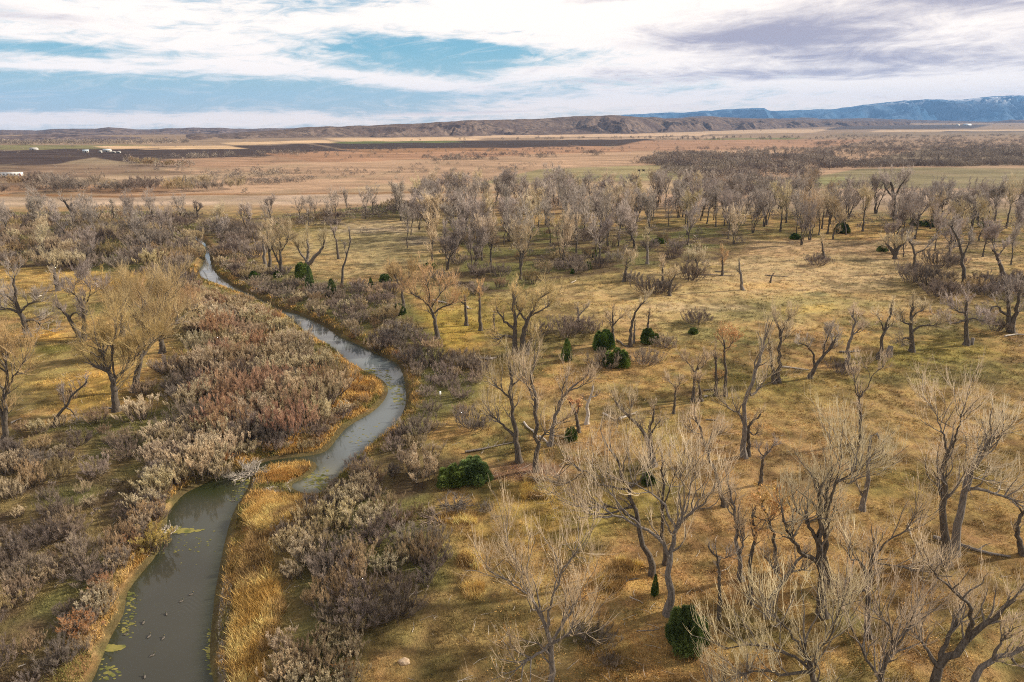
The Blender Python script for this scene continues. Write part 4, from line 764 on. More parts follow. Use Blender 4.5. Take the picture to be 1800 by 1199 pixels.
ORD = ['nearest', 'second', 'third', 'fourth', 'fifth', 'sixth', 'seventh', 'eighth', 'ninth', 'tenth', 'eleventh', 'twelfth', 'thirteenth', 'fourteenth', 'fifteenth', 'sixteenth', 'seventeenth', 'eighteenth', 'nineteenth', 'twentieth']
def auto_labels(items):
    """items: [obj, phrase, px, py]; writes a label that names the nearest landmark, the side of it and the rank there"""
    B = {}
    for it in items:
        d = np.hypot(MA[:, 0] - it[2], (MA[:, 1] - it[3]) * 2.2); j = int(d.argmin()); dx = it[2] - MA[j, 0]; dy = (it[3] - MA[j, 1]) * 2.2
        rel = ('left of' if dx < 0 else 'right of') if abs(dx) > abs(dy) else ('behind' if dy < 0 else 'in front of')
        B.setdefault((it[1], rel, j), []).append((d[j], it[0]))
    for (ph, rel, j), L in B.items():
        L.sort(key=lambda t: t[0]); mk = MARKS[j][0]
        for k, (_, o) in enumerate(L):
            o['label'] = f"{ph} {rel} {mk}" + ('' if len(L) == 1 else f", {ORD[k]}" + (' nearest' if k else '') if k < 20 else ', farthest')
def cut(s, n=16): return ' '.join(s.split()[:n])

def poisson(poly, spacing, nmax, rng, avoid=None, clear=3.0, water=.8, tries=30):
    P = px_poly(poly); lo, hi = P.min(0), P.max(0); n = min(60000, int(nmax * tries))
    c = lo + (hi - lo) * rng.random((n, 2)); c = c[inside(c[:, 0], c[:, 1], P)]; c = c[river_sd(c[:, 0], c[:, 1]) > water]; out = []
    A = np.array(avoid) if avoid else np.zeros((0, 2)); buf = np.full((nmax, 2), 1e9)
    for q in c:
        k = len(out)
        if k >= nmax: break
        if k and ((buf[:k] - q) ** 2).sum(1).min() < spacing ** 2: continue
        if len(A) and ((A - q) ** 2).sum(1).min() < clear ** 2: continue
        buf[k] = q; out.append(q)
    return out

# ------------------------------------------------------------------ groves
rng = np.random.default_rng(77); items = []
GROVES = [
 ([(690,392),(760,356),(1000,352),(1300,360),(1340,420),(1180,452),(1060,474),(1000,484),(900,500),(800,480),(720,455)],4.0,155,(13,19),'grey cottonwood of the dense grove'),
 ([(1330,365),(1500,372),(1810,385),(1810,432),(1500,424),(1400,432),(1340,425)],5.5,58,(14,20),'grey cottonwood of the right grove'),
 ([(1480,432),(1810,436),(1810,470),(1640,462)],9,10,(11,15),'bare cottonwood on the meadow'),
 ([(-20,392),(330,386),(350,400),(325,450),(200,474),(-20,466)],7.5,26,(10,15),'grey cottonwood of the left thicket'),
 ([(380,398),(560,385),(760,360),(760,372),(440,412),(380,440)],9,16,(10,14),'bare cottonwood of the dark hedge'),
 ([(1130,345),(1300,352),(1320,330),(1180,330)],10,8,(10,14),'grey cottonwood behind the dense grove')]
CAND = []
for poly, sp, n, hr, ph in GROVES:
    for q in poisson(poly, sp, n, rng, SPOTS, 4.0):
        h = rng.uniform(*hr); CAND.append((q, h, ('tall ' if h > hr[0] * .35 + hr[1] * .65 else 'short ' if h < hr[0] * .65 + hr[1] * .35 else '') + ph, 'cottonwoods of the grove', 1.0)); SPOTS.append(tuple(q))
for q in poisson([(1150,282),(1300,272),(1500,272),(1640,262),(1810,268),(1810,288),(1460,296),(1430,336),(1330,345),(1200,322)], 20, 60, rng, SPOTS, 4.0):
    h = rng.uniform(10, 16); CAND.append((q, h, 'grey cottonwood of the far wood', 'cottonwoods of the far wood', 1.2))
CAND.sort(key=lambda c: c[0][1] / c[1]); KEEP = max(0, 298 - NTREE[0]); far_g = Geo()
for i, (q, h, ph, grp, wd) in enumerate(CAND):
    z = float(ground_z(q[:1], q[1:])[0]); s = h / 17.0; rot = rng.uniform(0, 6.3); sx = s * wd * rng.uniform(.85, 1.15)
    if i < KEEP:
        v = VAR[rng.integers(len(VAR))]; o = place_tree(v[0], v[1], q[0], q[1], z - .1, 'x', grp, rot, sx, s)
        px, py = project(q[0], q[1], z); items.append([o, ph, float(px), float(py)])
    else:
        tr, cr = LOW[rng.integers(len(LOW))]; R_ = np.array([[cos(rot), -sin(rot), 0], [sin(rot), cos(rot), 0], [0, 0, 1]])
        for gg, mi_ in ((tr, 0), (cr, 1)):
            V = np.vstack(gg.V) @ R_.T * [sx, sx, s] + [q[0], q[1], z - .1]; far_g.add(V, np.vstack(gg.F4), mi_)
link('far_woodland', far_g.mesh('far_woodland', [M['bark'], M['tw_grey']]), kind='stuff', label='grey bare trees massed at the back of the grove and on the far plain', cat='woodland')
auto_labels(items)

# ------------------------------------------------------------------ shrubs
def shrub_mesh(seed, kind, h=3.0):
    """many stems fanned from one foot"""
    rng = np.random.default_rng(seed); n0 = 40; a = rng.uniform(0, 2 * pi, n0); el = rng.uniform(.35 if kind in ('grey', 'orange') else .55, 1.5, n0)
    foot = np.stack([np.cos(a), np.sin(a), np.zeros(n0)], 1) * rng.uniform(0, .42, (n0, 1)) * h
    d = np.stack([np.cos(a) * np.cos(el), np.sin(a) * np.cos(el), np.sin(el)], 1); L = h * rng.uniform(.45, .95, n0) * (.95 if kind != 'russet' else 1.1)
    pts = [foot - [0, 0, .15]]; p = foot
    upk = {'russet': .26, 'silver': .26, 'yellow': .2, 'brown': .2}.get(kind, .14)
    for s in range(5):
        p = p + d * (L / 5)[:, None]; pts.append(p); d = norm(d + .14 * rng.normal(size=(n0, 3)) + upk * UP)
    P = np.stack(pts, 1); R = np.linspace(.04, .012, 6)[None, :].repeat(n0, 0); st = Geo(); fo = Geo()
    V, F = tubes(P, R, 3); st.add(V, F)
    b1, r1 = grow(P, R, rng, 5, .2, h * .36, .36, .45, .10, 4, .018, .010); V, F = tubes(b1, r1, 3); st.add(V, F)
    vu = .85 if kind in ('silver', 'russet', 'yellow', 'brown') else .5
    b2, r2 = grow(b1, r1, rng, 5, .15, h * .22, .42, vu, .12, 2, .017, .008); V, F = tubes(b2, r2, 3); fo.add(V, F, 0)
    b3, r3 = grow(b2, r2, rng, 5, .1, h * .12, .34, vu, .1, 1, .013, .005); V, F = tubes(b3, r3, 3); fo.add(V, F, 0)
    k = {'silver': 4, 'yellow': 4, 'orange': 3, 'brown': 1, 'grey': 1, 'russet': 1}[kind]; j = np.nonzero(b3[:, -1, 2] > h * (.25 if kind != 'grey' else .45))[0]
    j = j[rng.random(len(j)) < {'silver': .75, 'yellow': .9, 'orange': .7, 'brown': .35, 'russet': .25, 'grey': .15}[kind]]
    j = np.repeat(j, k); m_ = len(j); u = rng.uniform(.3, 1.15, (m_, 1)); e = b3[j, 0] * (1 - u) + b3[j, -1] * u; dd = norm(norm(b3[j, -1] - b3[j, 0]) + .5 * rng.normal(size=(m_, 3)) + .25 * UP)
    q = norm(np.cross(dd, rng.normal(size=(m_, 3)))); ll = rng.uniform(.055, .14, (m_, 1)); V = np.stack([e - q * ll * .12, e + q * ll * .12, e + dd * ll], 1).reshape(-1, 3)
    fo.add(V, np.arange(len(V)).reshape(-1, 3), 1)
    tw = {'silver': 'sh_brown', 'yellow': 'sh_brown', 'orange': 'sh_brown', 'brown': 'sh_brown', 'grey': 'sh_grey', 'russet': 'sh_russet'}[kind]
    lf = {'silver': 'sh_silver', 'yellow': 'sh_yellow', 'orange': 'sh_orange'}.get(kind, 'sh_brown')
    return st.mesh('stems', [M['sh_stem']]), fo.mesh('foliage', [M[tw], M[lf]])
SHV = {k: [shrub_mesh(300 + 10 * i + j, k) for j in range(n)] for i, (k, n) in enumerate([('grey', 5), ('silver', 5), ('russet', 3), ('brown', 4), ('yellow', 1), ('orange', 2)])}
SH_CAT = {'grey': ('grey_shrub', 'grey twiggy shrub'), 'silver': ('silver_shrub', 'pale silvery shrub'), 'russet': ('russet_shrub', 'russet stemmed shrub'),
          'brown': ('brown_shrub', 'tan brown shrub'), 'yellow': ('yellow_willow', 'yellow leaved shrub'), 'orange': ('orange_shrub', 'orange tinted low shrub')}
SHR = []     # x, y, height, kind, widening
def add_shrub(x, y, h, k, w=1.0): SHR.append((x, y, h, k, w))
rng = np.random.default_rng(31)
def field(poly, spacing, n, hr, mix, water=.6, w=(1.0, 1.35)):
    ks, ps = zip(*mix); ps = np.array(ps) / sum(ps)
    for q in poisson(poly, spacing, n, rng, None, 0, water, 40):
        h = rng.uniform(*hr) * (1.25 if rng.random() < .12 else 1); add_shrub(q[0], q[1], h, ks[rng.choice(len(ks), p=ps)], rng.uniform(*w))
MIXG = [('grey', 6), ('brown', 3), ('silver', 1)]
FIELDS = [
 # left foreground brush
 ([(-60,770),(120,745),(250,720),(420,770),(400,815),(310,850),(280,900),(262,960),(215,1030),(190,1090),(150,1230),(-60,1230)],2.3,105,(.8,2.2),[('grey',5),('brown',4),('silver',1)]),
 ([(240,800),(330,745),(420,770),(410,815),(320,850),(285,890)],2.3,28,(1.8,3.2),[('silver',6),('brown',2)]),
 # left bank thicket down to the spit
 ([(330,540),(345,505),(400,520),(500,580),(600,640),(600,690),(560,745),(470,785),(400,760),(330,700),(335,620)],2.6,120,(2.3,4.2),[('silver',7),('russet',3),('grey',1),('brown',3)]),
 ([(400,505),(470,545),(560,605),(600,640),(540,630),(470,590),(400,550)],2.4,40,(2.2,3.6),[('silver',6),('brown',3)]),
 ([(340,640),(440,700),(520,760),(440,785),(300,740),(300,690)],2.8,24,(2.0,3.4),[('russet',4),('grey',4),('silver',2)]),
 # far left thicket
 ([(-40,395),(200,385),(340,390),(355,440),(345,500),(320,540),(250,500),(200,478),(-40,468)],4.6,150,(3.0,5.6),[('grey',7),('brown',4),('silver',1)]),
 ([(-40,378),(330,380),(345,392),(-40,400)],6,40,(3,5),[('grey',7),('brown',2)]),
 # right bank strip
 ([(380,445),(450,470),(560,500),(690,510),(700,560),(765,600),(770,640),(730,690),(712,640),(600,585),(480,525),(400,490)],3.1,125,(1.4,3.1),[('grey',7),('brown',3),('silver',1)]),
 ([(720,650),(800,625),(860,645),(830,690),(800,760),(720,800),(690,760),(735,700)],4.2,26,(1.2,2.2),MIXG),
 ([(590,850),(640,810),(720,755),(750,765),(740,800),(680,850),(640,890),(570,900)],2.5,28,(1.3,2.3),[('grey',5),('brown',3),('silver',2),('russet',1)]),
 ([(498,935),(545,890),(670,870),(720,930),(775,985),(750,1050),(690,1075),(620,1100),(560,1100),(500,1010)],2.6,44,(1.5,2.6),[('grey',5),('brown',3),('silver',4),('russet',1)]),
 ([(480,1150),(560,1110),(630,1120),(610,1230),(480,1230)],2.0,15,(1.4,2.2),[('silver',6),('brown',2)]),
 # hedge behind the upper clearing and brush inside the grove
 ([(372,440),(360,400),(450,392),(600,378),(760,352),(770,366),(600,392),(470,405),(440,440),(400,452)],4.5,90,(3.0,5.0),[('grey',9),('brown',2)]),
 ([(780,430),(900,400),(1200,405),(1330,425),(1230,450),(1000,490),(860,520),(770,505)],6.0,70,(2.0,4.0),[('grey',7),('brown',3)]),
 ([(700,372),(1000,350),(1300,358),(1300,368),(1000,366),(720,392)],6.0,60,(3.0,5.5),[('grey',9),('brown',3)]),
 ([(1330,372),(1810,396),(1810,404),(1400,402)],9,26,(2.5,4.0),[('grey',9)]),
 ([(1620,500),(1800,498),(1800,522),(1640,524)],4,14,(3.0,4.5),[('grey',7),('brown',3)]),
 # brush on the plain, each one still seen by itself
 ([(-30,326),(420,326),(420,338),(-30,342)],7,44,(5.0,9.0),[('grey',7),('brown',3)]),
 ([(210,283),(345,292),(340,298),(215,291)],9,14,(6,9),[('grey',4),('brown',4)]),
 ([(390,322),(540,318),(540,322),(400,328)],5,26,(2.5,4),[('grey',9)]),
]
for fdef in FIELDS: field(*fdef)
for (px, py, wpx, k) in [(270,955,62,'yellow'),(385,830,50,'silver'),(350,815,60,'silver'),(300,850,50,'silver'),(260,890,50,'silver'),(250,735,60,'silver'),(255,690,40,'brown'),(740,835,80,'silver'),
  (668,620,60,'grey'),(722,640,50,'grey'),(660,610,34,'silver'),(740,710,50,'grey'),(828,752,60,'grey'),(790,680,40,'grey'),(808,700,34,'grey'),(735,765,60,'grey'),(655,850,40,'russet'),(600,885,44,'silver'),(640,875,50,'brown'),
  (745,985,70,'brown'),(700,1085,80,'grey'),(640,1095,70,'grey'),(590,1020,80,'grey'),(560,960,70,'brown'),(610,1000,40,'russet'),(520,1190,60,'silver'),(580,1150,50,'silver'),(610,1190,40,'orange'),(710,920,34,'brown'),(733,900,24,'brown'),
  (672,815,60,'grey'),(640,850,44,'grey'),(1045,1130,60,'grey'),(1070,1170,34,'grey'),(855,896,26,'grey'),(870,912,20,'grey'),(1135,640,46,'grey'),(1060,645,50,'grey'),(1000,590,60,'grey'),(1035,585,40,'grey'),(1170,610,36,'grey'),(945,590,40,'grey'),(1035,665,24,'grey'),
  (820,645,50,'grey'),(845,650,40,'grey'),(780,660,40,'grey'),(1435,467,34,'grey'),(1460,465,18,'grey'),(1605,495,56,'grey'),(1552,493,14,'grey'),(1650,470,50,'grey'),(1680,465,30,'grey'),(1240,470,24,'grey'),(1110,495,30,'grey'),(1145,518,50,'grey'),(1170,515,36,'grey'),(1212,493,50,'grey'),(1225,568,40,'grey'),
  (980,540,18,'grey'),(1750,582,40,'grey'),(1262,667,30,'orange'),(1480,655,40,'grey'),(1390,430,14,'grey'),(1670,435,22,'grey'),(640,410,20,'grey'),(690,405,14,'grey'),(425,430,12,'grey'),(450,452,50,'grey'),
  (585,400,30,'grey'),(300,655,50,'grey'),(370,640,40,'silver'),(120,705,30,'brown'),(20,830,60,'silver'),(60,850,50,'brown'),(330,640,36,'yellow'),(590,580,40,'grey'),(700,600,50,'grey'),(620,560,50,'grey'),
  (620,650,14,'orange'),(697,622,16,'orange'),(620,590,16,'orange'),(570,640,40,'orange'),(535,620,30,'orange'),(690,645,34,'orange'),(640,700,26,'orange'),(432,342,20,'grey'),(1160,590,12,'grey')]:
    gx, gy = G(px, py); h = wpx * depth_of(gx, gy, 0) / 1200 * (.62 if k != 'orange' else .55)
    SHR = [s for s in SHR if (s[0] - gx) ** 2 + (s[1] - gy) ** 2 > (h * .45) ** 2]; add_shrub(float(gx), float(gy), h, k, 1.25)
for i_, q in enumerate(spline(np.hstack([LB[12:100], np.zeros((88, 1))]), 46)[0]):
    t_ = rng.uniform(.9, 2.3); a_ = q[:2] + np.array([-t_, t_ * .4]); add_shrub(float(a_[0]), float(a_[1]), rng.uniform(.8, 1.9), ['brown', 'orange', 'grey', 'silver', 'brown'][i_ % 5], 1.2)
RPX = np.array(LEFT + RIGHT[::-1], float)
def hides_water(s):
    for k in (.35, .8):
        for dx in (-.65, 0, .65):
            a_, b_ = project(s[0] + dx * s[2], s[1], s[2] * k - .3)
            if 445 < b_ < 800 and inside(np.array([a_]), np.array([b_]), RPX)[0]: return True
    return False
SHR = [s for s in SHR if not hides_water(s)]
# keep at most 300 of each kind apart, the largest in view first
cnt = {}; items = []; REST = []
SHR.sort(key=lambda s: -s[2] / s[1])
for (x, y, h, k, w) in SHR:
    sd_ = float(river_sd(np.array([x]), np.array([y]))[0]); z = float(ground_z(np.array([x]), np.array([y]), np.array([max(sd_, .1)]))[0])
    px, py = (float(v) for v in project(x, y, z))
    if px < -60 or px > 1860 or py > 1290: continue
    if cnt.get(k, 0) >= 298: REST.append((x, y, h, k)); continue
    cnt[k] = cnt.get(k, 0) + 1; st, fo = SHV[k][rng.integers(len(SHV[k]))]; nm, ph = SH_CAT[k]
    t = link(nm, None if y < 260 else fo, (x, y, z), label='x', cat='shrub', group=f'{ph}s of the river bottom'); s = h / 3.0
    t.rotation_euler = (rng.normal(0, .05), rng.normal(0, .05), rng.uniform(0, 6.3)); t.scale = (s * w, s * w, s)
    if y < 260: link('stems', st, parent=t); link('foliage', fo, parent=t)
    size = 'large ' if h > 3.6 else ('small ' if h < 1.6 else ''); items.append([t, size + ph, px, py])
auto_labels(items)

# ------------------------------------------------------------------ far scrub: past the three hundred, one mass
def far_scrub():
    rng = np.random.default_rng(8); S = [(x, y, h, 1.3) for (x, y, h, k) in REST]
    def row(poly, n, hr, w=1.5):
        P = px_poly(poly); lo, hi = P.min(0), P.max(0); c = lo + (hi - lo) * rng.random((n * 14, 2)); c = c[inside(c[:, 0], c[:, 1], P)][:n]
        cl = fbm(c[:, 0] / 45, c[:, 1] / 45, 77, 3); c = c[cl > (.42 if w > 1 else 0)]
        for q in c: S.append((q[0], q[1], rng.uniform(*hr), abs(w) * rng.uniform(.8, 1.3)))
    row([(1115,279),(1160,272),(1300,270),(1460,270),(1480,292),(1440,300),(1430,330),(1340,345),(1260,340),(1200,312)], 2300, (3.5, 7.5))
    row([(1440,296),(1440,289),(1810,284),(1810,291)], 520, (4, 6.5), -1.5); row([(1440,278),(1810,268),(1810,276),(1460,285)], 420, (2.5, 4.5))
    row([(740,276),(1060,267),(1060,273),(900,281),(760,284)], 240, (3, 6)); row([(1030,282),(1230,290),(1230,297),(1050,284)], 90, (2, 4)); row([(1200,262),(1800,256),(1800,268),(1200,270)], 520, (2.5, 6))
    row([(400,318),(520,312),(560,316),(420,328)], 90, (2, 3.5)); row([(330,305),(470,300),(560,306),(400,316)], 40, (3, 6)); row([(270,278),(430,270),(560,266),(560,271),(400,280)], 150, (4, 7), 1.3)
    row([(560,262),(1100,258),(1100,266),(560,280)], 240, (2.5, 5), 1.1); row([(560,290),(760,285),(860,292),(700,312),(560,305)], 60, (2, 3.5)); row([(740,318),(790,318),(800,328),(740,330)], 40, (3, 5), -1.2)
    row([(-30,251),(330,249),(330,252),(-30,255)], 300, (6, 11), -1.1); row([(1480,238),(1810,238),(1810,250),(1480,248)], 260, (4, 9)); row([(1100,243),(1480,240),(1480,246),(1100,247)], 60, (6, 10), 1.0)
    row([(700,247),(1250,240),(1250,242),(700,249)], 40, (6, 10), 1.0); row([(1300,228),(1800,222),(1800,228),(1300,233)], 110, (6, 11), 1.0); row([(1550,262),(1700,262),(1810,265),(1810,282),(1600,276)], 480, (3, 6))
    row([(1300,292),(1440,250),(1810,246),(1810,290)], 1700, (2.5, 6.5)); row([(-30,300),(420,296),(420,318),(-30,322)], 60, (2, 4)); row([(560,300),(1000,285),(1000,295),(560,318)], 70, (2, 3.5)); row([(-30,258),(1800,245),(1800,262),(-30,300)], 260, (2, 4.5)); row([(1250,335),(1440,330),(1810,345),(1810,365),(1300,365)], 60, (2, 3.5))
    S = np.array(S); n = len(S); k = 100
    a = rng.uniform(0, 2 * pi, (n, k)); el = np.arcsin(rng.random((n, k)) ** .8); r = rng.uniform(.35, 1.0, (n, k)) ** .6
    d = np.stack([np.cos(a) * np.cos(el), np.sin(a) * np.cos(el), np.sin(el)], -1)
    z = ground_z(S[:, 0], S[:, 1]); c = np.stack([S[:, 0], S[:, 1], z], 1)[:, None, :]; sc = np.stack([S[:, 2] * S[:, 3] * .5, S[:, 2] * S[:, 3] * .5, S[:, 2]], 1)[:, None, :]
    p = c + d * r[..., None] * sc * rng.uniform(.75, 1.1, (n, k, 1)); dd = norm(d + .45 * rng.normal(size=d.shape) + .3 * UP); q = norm(np.cross(dd, rng.normal(size=d.shape)))
    L = (S[:, 2] * .20)[:, None, None] * rng.uniform(.6, 1.3, (n, k, 1)); wdt = L * .22
    V = np.stack([p - q * wdt, p + q * wdt, p + dd * L], 2).reshape(-1, 3)
    me = mesh_np('far_scrub', V, np.arange(len(V)).reshape(-1, 3), mat('scrub_twigs', plain((.17, .135, .12), (.31, .255, .20), .02)))
    link('far_scrub', me, kind='stuff', label='grey brown scrub massed over the far plain', cat='scrub')
far_scrub()

# ------------------------------------------------------------------ junipers
def juniper_mesh(seed, shape):
    rng = np.random.default_rng(seed); P_ = []
    sp = [(.05, 0, .95, .30)] + [(cos(k * 2.4) * r_, sin(k * 2.4) * r_, h_ * (1.15 - r_), w_) for k, (r_, h_, w_) in enumerate(zip(rng.uniform(.14, .42, 18), rng.uniform(.5, 1.0, 18), rng.uniform(.16, .24, 18)))] if shape == 'round' else \
         [(0, 0, 1.0, .32)] + [(cos(k * 2.4) * .2, sin(k * 2.4) * .2, h_, .18) for k, h_ in enumerate(rng.uniform(.3, .7, 6))]
    for (sx, sy, sh, sw) in sp:
        n = int(9000 * sw * sh) + 300; t = rng.random(n) ** .9; pr = (1 - t) ** .55 * (.65 + .35 * np.minimum(t * 6, 1)); a = rng.uniform(0, 2 * pi, n)
        rr = sw * pr * (.55 + .75 * fbm(a * 1.6 + sx * 9, t * 5, seed, 2)) * (1 - .45 * rng.random(n) ** 2); x = sx + np.cos(a) * rr; y = sy + np.sin(a) * rr
        d = norm(np.stack([np.cos(a) + sx, np.sin(a) + sy, np.full(n, 1.1)], 1) + .35 * rng.normal(size=(n, 3))); P_.append(np.hstack([x[:, None], y[:, None], (.02 + t * .94 * sh)[:, None], d]))
    P_ = np.vstack(P_); p = P_[:, :3]; d = P_[:, 3:]; n = len(p); q = norm(np.cross(d, rng.normal(size=(n, 3)))); L = rng.uniform(.03, .10, (n, 1)); w = L * .17
    V = np.stack([p - q * w, p + q * w, p + d * L], 1).reshape(-1, 3)
    cr = mesh_np('crown', V, np.arange(len(V)).reshape(-1, 3), M['juniper'])
    tv, tf = tubes(np.array([[[0, 0, -.05], [.01, 0, .3], [0, 0, .8]]]), np.array([[.035, .025, .008]]), 6); return mesh_np('trunk', tv, tf, M['bark'], smooth=True), cr
JM = {'round': [juniper_mesh(1, 'round'), juniper_mesh(2, 'round')], 'cone': [juniper_mesh(3, 'cone'), juniper_mesh(4, 'cone')]}
JUN = [(1205,1134,66,92,'round','big round dark green juniper beside the forked giant trunk'),(1150,1047,19,44,'cone','slim green juniper sapling under the leaning dark cottonwood'),
 (996,634,28,40,'cone','pointed green juniper standing alone below the twin cottonwood'),(1062,614,36,38,'round','bushy green juniper left of the cottonwood pair'),(1082,642,46,34,'round','dark low spreading juniper in front of the bushy one'),
 (1140,602,30,28,'round','round dark juniper under the drooping cottonwood, right of the close pair'),(832,840,62,42,'round','right hand green juniper of the pair beside the silvery shrub'),(796,848,52,36,'round','left hand dark juniper of the pair beside the silvery shrub'),
 (1004,775,22,26,'round','small juniper at the foot of the reddish crooked snag'),(584,520,26,30,'cone','green juniper left of the wavy dead cottonwood by the stream'),(546,512,24,44,'cone','dark tall juniper under the shaggy cottonwood'),
 (531,492,26,34,'round','dark juniper partly hidden by the shaggy cottonwood, left one'),(652,506,14,17,'cone','tiny upright juniper in brush left of the gold grey crown'),(677,496,20,15,'round','low green juniper patch right of the tiny upright one'),
 (448,490,18,15,'round','small juniper in brush below the clump of tall cottonwoods'),(488,486,14,12,'round','olive juniper at the foot of the clump of tall cottonwoods'),(702,552,22,20,'round','dark juniper at the foot of the gold grey crowned cottonwood'),
 (1218,586,16,12,'round','little round juniper alone on the grass below the grey brush'),(868,583,13,6,'round','tiny green juniper bush in the yellow grass'),(1138,848,26,24,'round','green juniper half hidden behind the forked giant'),
 (1551,442,17,11,'round','small round juniper on open grass in front of the right grove'),(1398,420,18,11,'round','dark juniper under the grove left of the pale topped young tree'),(1478,410,26,20,'round','dark juniper clump among trunks in the middle of the right grove'),
 (1640,398,34,13,'round','wide dark juniper in the right part of the right grove'),(1610,397,20,12,'round','dark juniper just left of the wide one in the right grove'),(1728,400,14,10,'round','small dark juniper near the right end of the grove'),
 (1033,472,16,15,'round','olive juniper at the front right corner of the dense grove'),(1006,480,11,11,'cone','tiny bright juniper left of the olive one'),(757,472,24,13,'round','green juniper under the dense grove at its left front'),
  (1045,452,12,14,'cone','dark slim juniper in the shadow of the dense grove'),(1158,428,20,10,'round','dark juniper low among the trunks at the centre of the dense grove')]
rng = np.random.default_rng(12)
for (px, py, w, h, sh, lab) in JUN:
    x, y = G(px, py); z = float(ground_z(x, y)); m = depth_of(x, y, z) / 1200; tr, cr = JM[sh][rng.integers(2)]
    t = link('juniper', None, (float(x), float(y), z), label=cut(lab), cat='juniper', group='green junipers'); t.scale = (w * m * 1.05, w * m * 1.05, h * m * 1.02); t.rotation_euler[2] = rng.uniform(0, 6)
    link('trunk', tr, parent=t); link('crown', cr, parent=t)

# ------------------------------------------------------------------ fallen wood
def log_mesh(L, r, seed, stubs=4, m='dead'):
    rng = np.random.default_rng(seed); P = np.array([[-L / 2, 0, r], [-L / 6, rng.normal(0, .04) * L, r * 1.1], [L / 6, rng.normal(0, .05) * L, r * .9], [L / 2, 0, r * .8]]); q, _ = spline(P, 10)
    g = Geo(); V, F = tubes(q[None], np.linspace(r, r * .45, 10)[None], 8); g.add(V, F)
    for e, rr in ((0, r), (9, r * .45)):
        g.add(q[e] + rr * .98 * np.stack([np.zeros(8), np.cos(np.arange(8) * pi / 4), np.sin(np.arange(8) * pi / 4)], 1) , np.arange(8)[None, :].repeat(1, 0)[:, :4]) ; g.add(q[e] + rr * .98 * np.stack([np.zeros(8), np.cos(np.arange(8) * pi / 4), np.sin(np.arange(8) * pi / 4)], 1), np.array([[0, 3, 4, 7], [4, 5, 6, 7]]))
    if stubs:
        B, Q = grow(q[None], np.linspace(r, r * .45, 10)[None], rng, stubs, .35, L * .28, .7, .15, .2, 5, r * .45, .02); V, F = tubes(B, Q, 4); g.add(V, F)
        if stubs > 4: B, Q = grow(B, Q, rng, 3, .3, L * .14, .6, .1, .2, 3, r * .2, .012); V, F = tubes(B, Q, 3); g.add(V, F)
    return g.mesh('fallen_log', [M[m]], smooth=True)
LOGS = [(1374,645,1421,650,3.6,0,'dead','smooth bluish white log lying right of the slim cottonwood pair'),(1089,741,1117,731,6,2,'dead','short thick bleached log under the bowed cottonwood'),(1060,731,1084,743,4,3,'dead','thin pale log meeting the short thick one under the bowed cottonwood'),
 (830,632,872,629,5,6,'dead','bleached driftwood trunk in the brush below the upper clearing'),(818,794,902,777,4,3,'bark_mid','long grey fallen limb left of the smooth footed cottonwood'),(1640,945,1776,979,8,3,'bark_mid','long grey fallen trunk behind the black twin trunk'),
 (1766,592,1802,589,3.5,2,'dead','thin white log touching the right edge'),(1208,482,1292,485,2.4,0,'bark_mid','thin grey log on the grass in front of the grove'),(1256,478,1296,479,2,0,'bark_mid','thin grey log behind the longer grass log'),(1345,484,1386,487,2,2,'bark_mid','low grey log right of the tiny bent tree'),
 (1004,497,1013,492,2,2,'dead','small pale limb at the foot of the slanting cottonwood'),(1098,493,1113,490,2,2,'dead','white broken limb right of the slanting cottonwood'),(762,530,788,536,3.6,2,'dead','pale fallen limb behind the broad gold crowned cottonwood'),(817,539,829,543,3,0,'dead','short pale log behind the first straight gold cottonwood'),
 (1084,598,1102,609,3.4,2,'bark_mid','grey log between the bushy juniper and the cottonwood pair'),(1476,620,1512,618,3.6,4,'bark_mid','silvery fallen trunk behind the wiry cottonwood'),(921,744,945,770,4,3,'dead','bleached broken bough leaning by the high crowned cottonwood'),(948,768,968,784,4,2,'dead','pale bough lying at the foot of the right leaning cottonwood'),
 (1118,1110,1160,1105,2.5,4,'bark_mid','thin dead branch on leaf litter left of the round juniper'),(1085,1027,1122,1018,3,2,'bark_mid','bent grey branch on litter below the forked crowns'),(1107,1050,1130,1061,2,2,'dead','curved white twig on litter below the bent grey branch'),
 (1236,688,1258,686,2.6,1,'bark_mid','thin grey log lying between the double trunk and the bare pole'),(1238,700,1244,699,4,0,'dead','small pale log end beside the double trunk'),(1450,832,1461,838,2,2,'dead','pale twig litter on the gold meadow'),(66,523,74,520,3,0,'dead','small white log on the left gold meadow'),
 (180,720,215,718,4,6,'bark_mid','grey fallen boughs at the foot of the great forked gold cottonwood'),(266,905,275,890,3,2,'dead','white driftwood stick at the left water edge'),(205,1085,214,1078,2.4,1,'dead','curved pale stick at the lower left water edge'),(33,1173,46,1168,2.6,0,'dead','short white stick in the bottom left brush'),
 (1597,918,1604,944,3,2,'dead','white broken twig standing at the limb tip over brown grass'),(690,560,700,562,2,0,'dead','small pale log at the edge of the right bank brush'),(55,1125,80,1115,2.4,4,'dead','dead grey branch in the bottom left brush'),(20,745,38,737,3,3,'dead','pale deadwood right of the double trunk at the left edge'),
 (1610,1000,1640,1003,2.6,2,'bark_mid','grey branch on brown grass under the long reaching limb'),(1240,740,1262,741,2.6,1,'bark_mid','grey log right of the bird nest crowned cottonwood')]
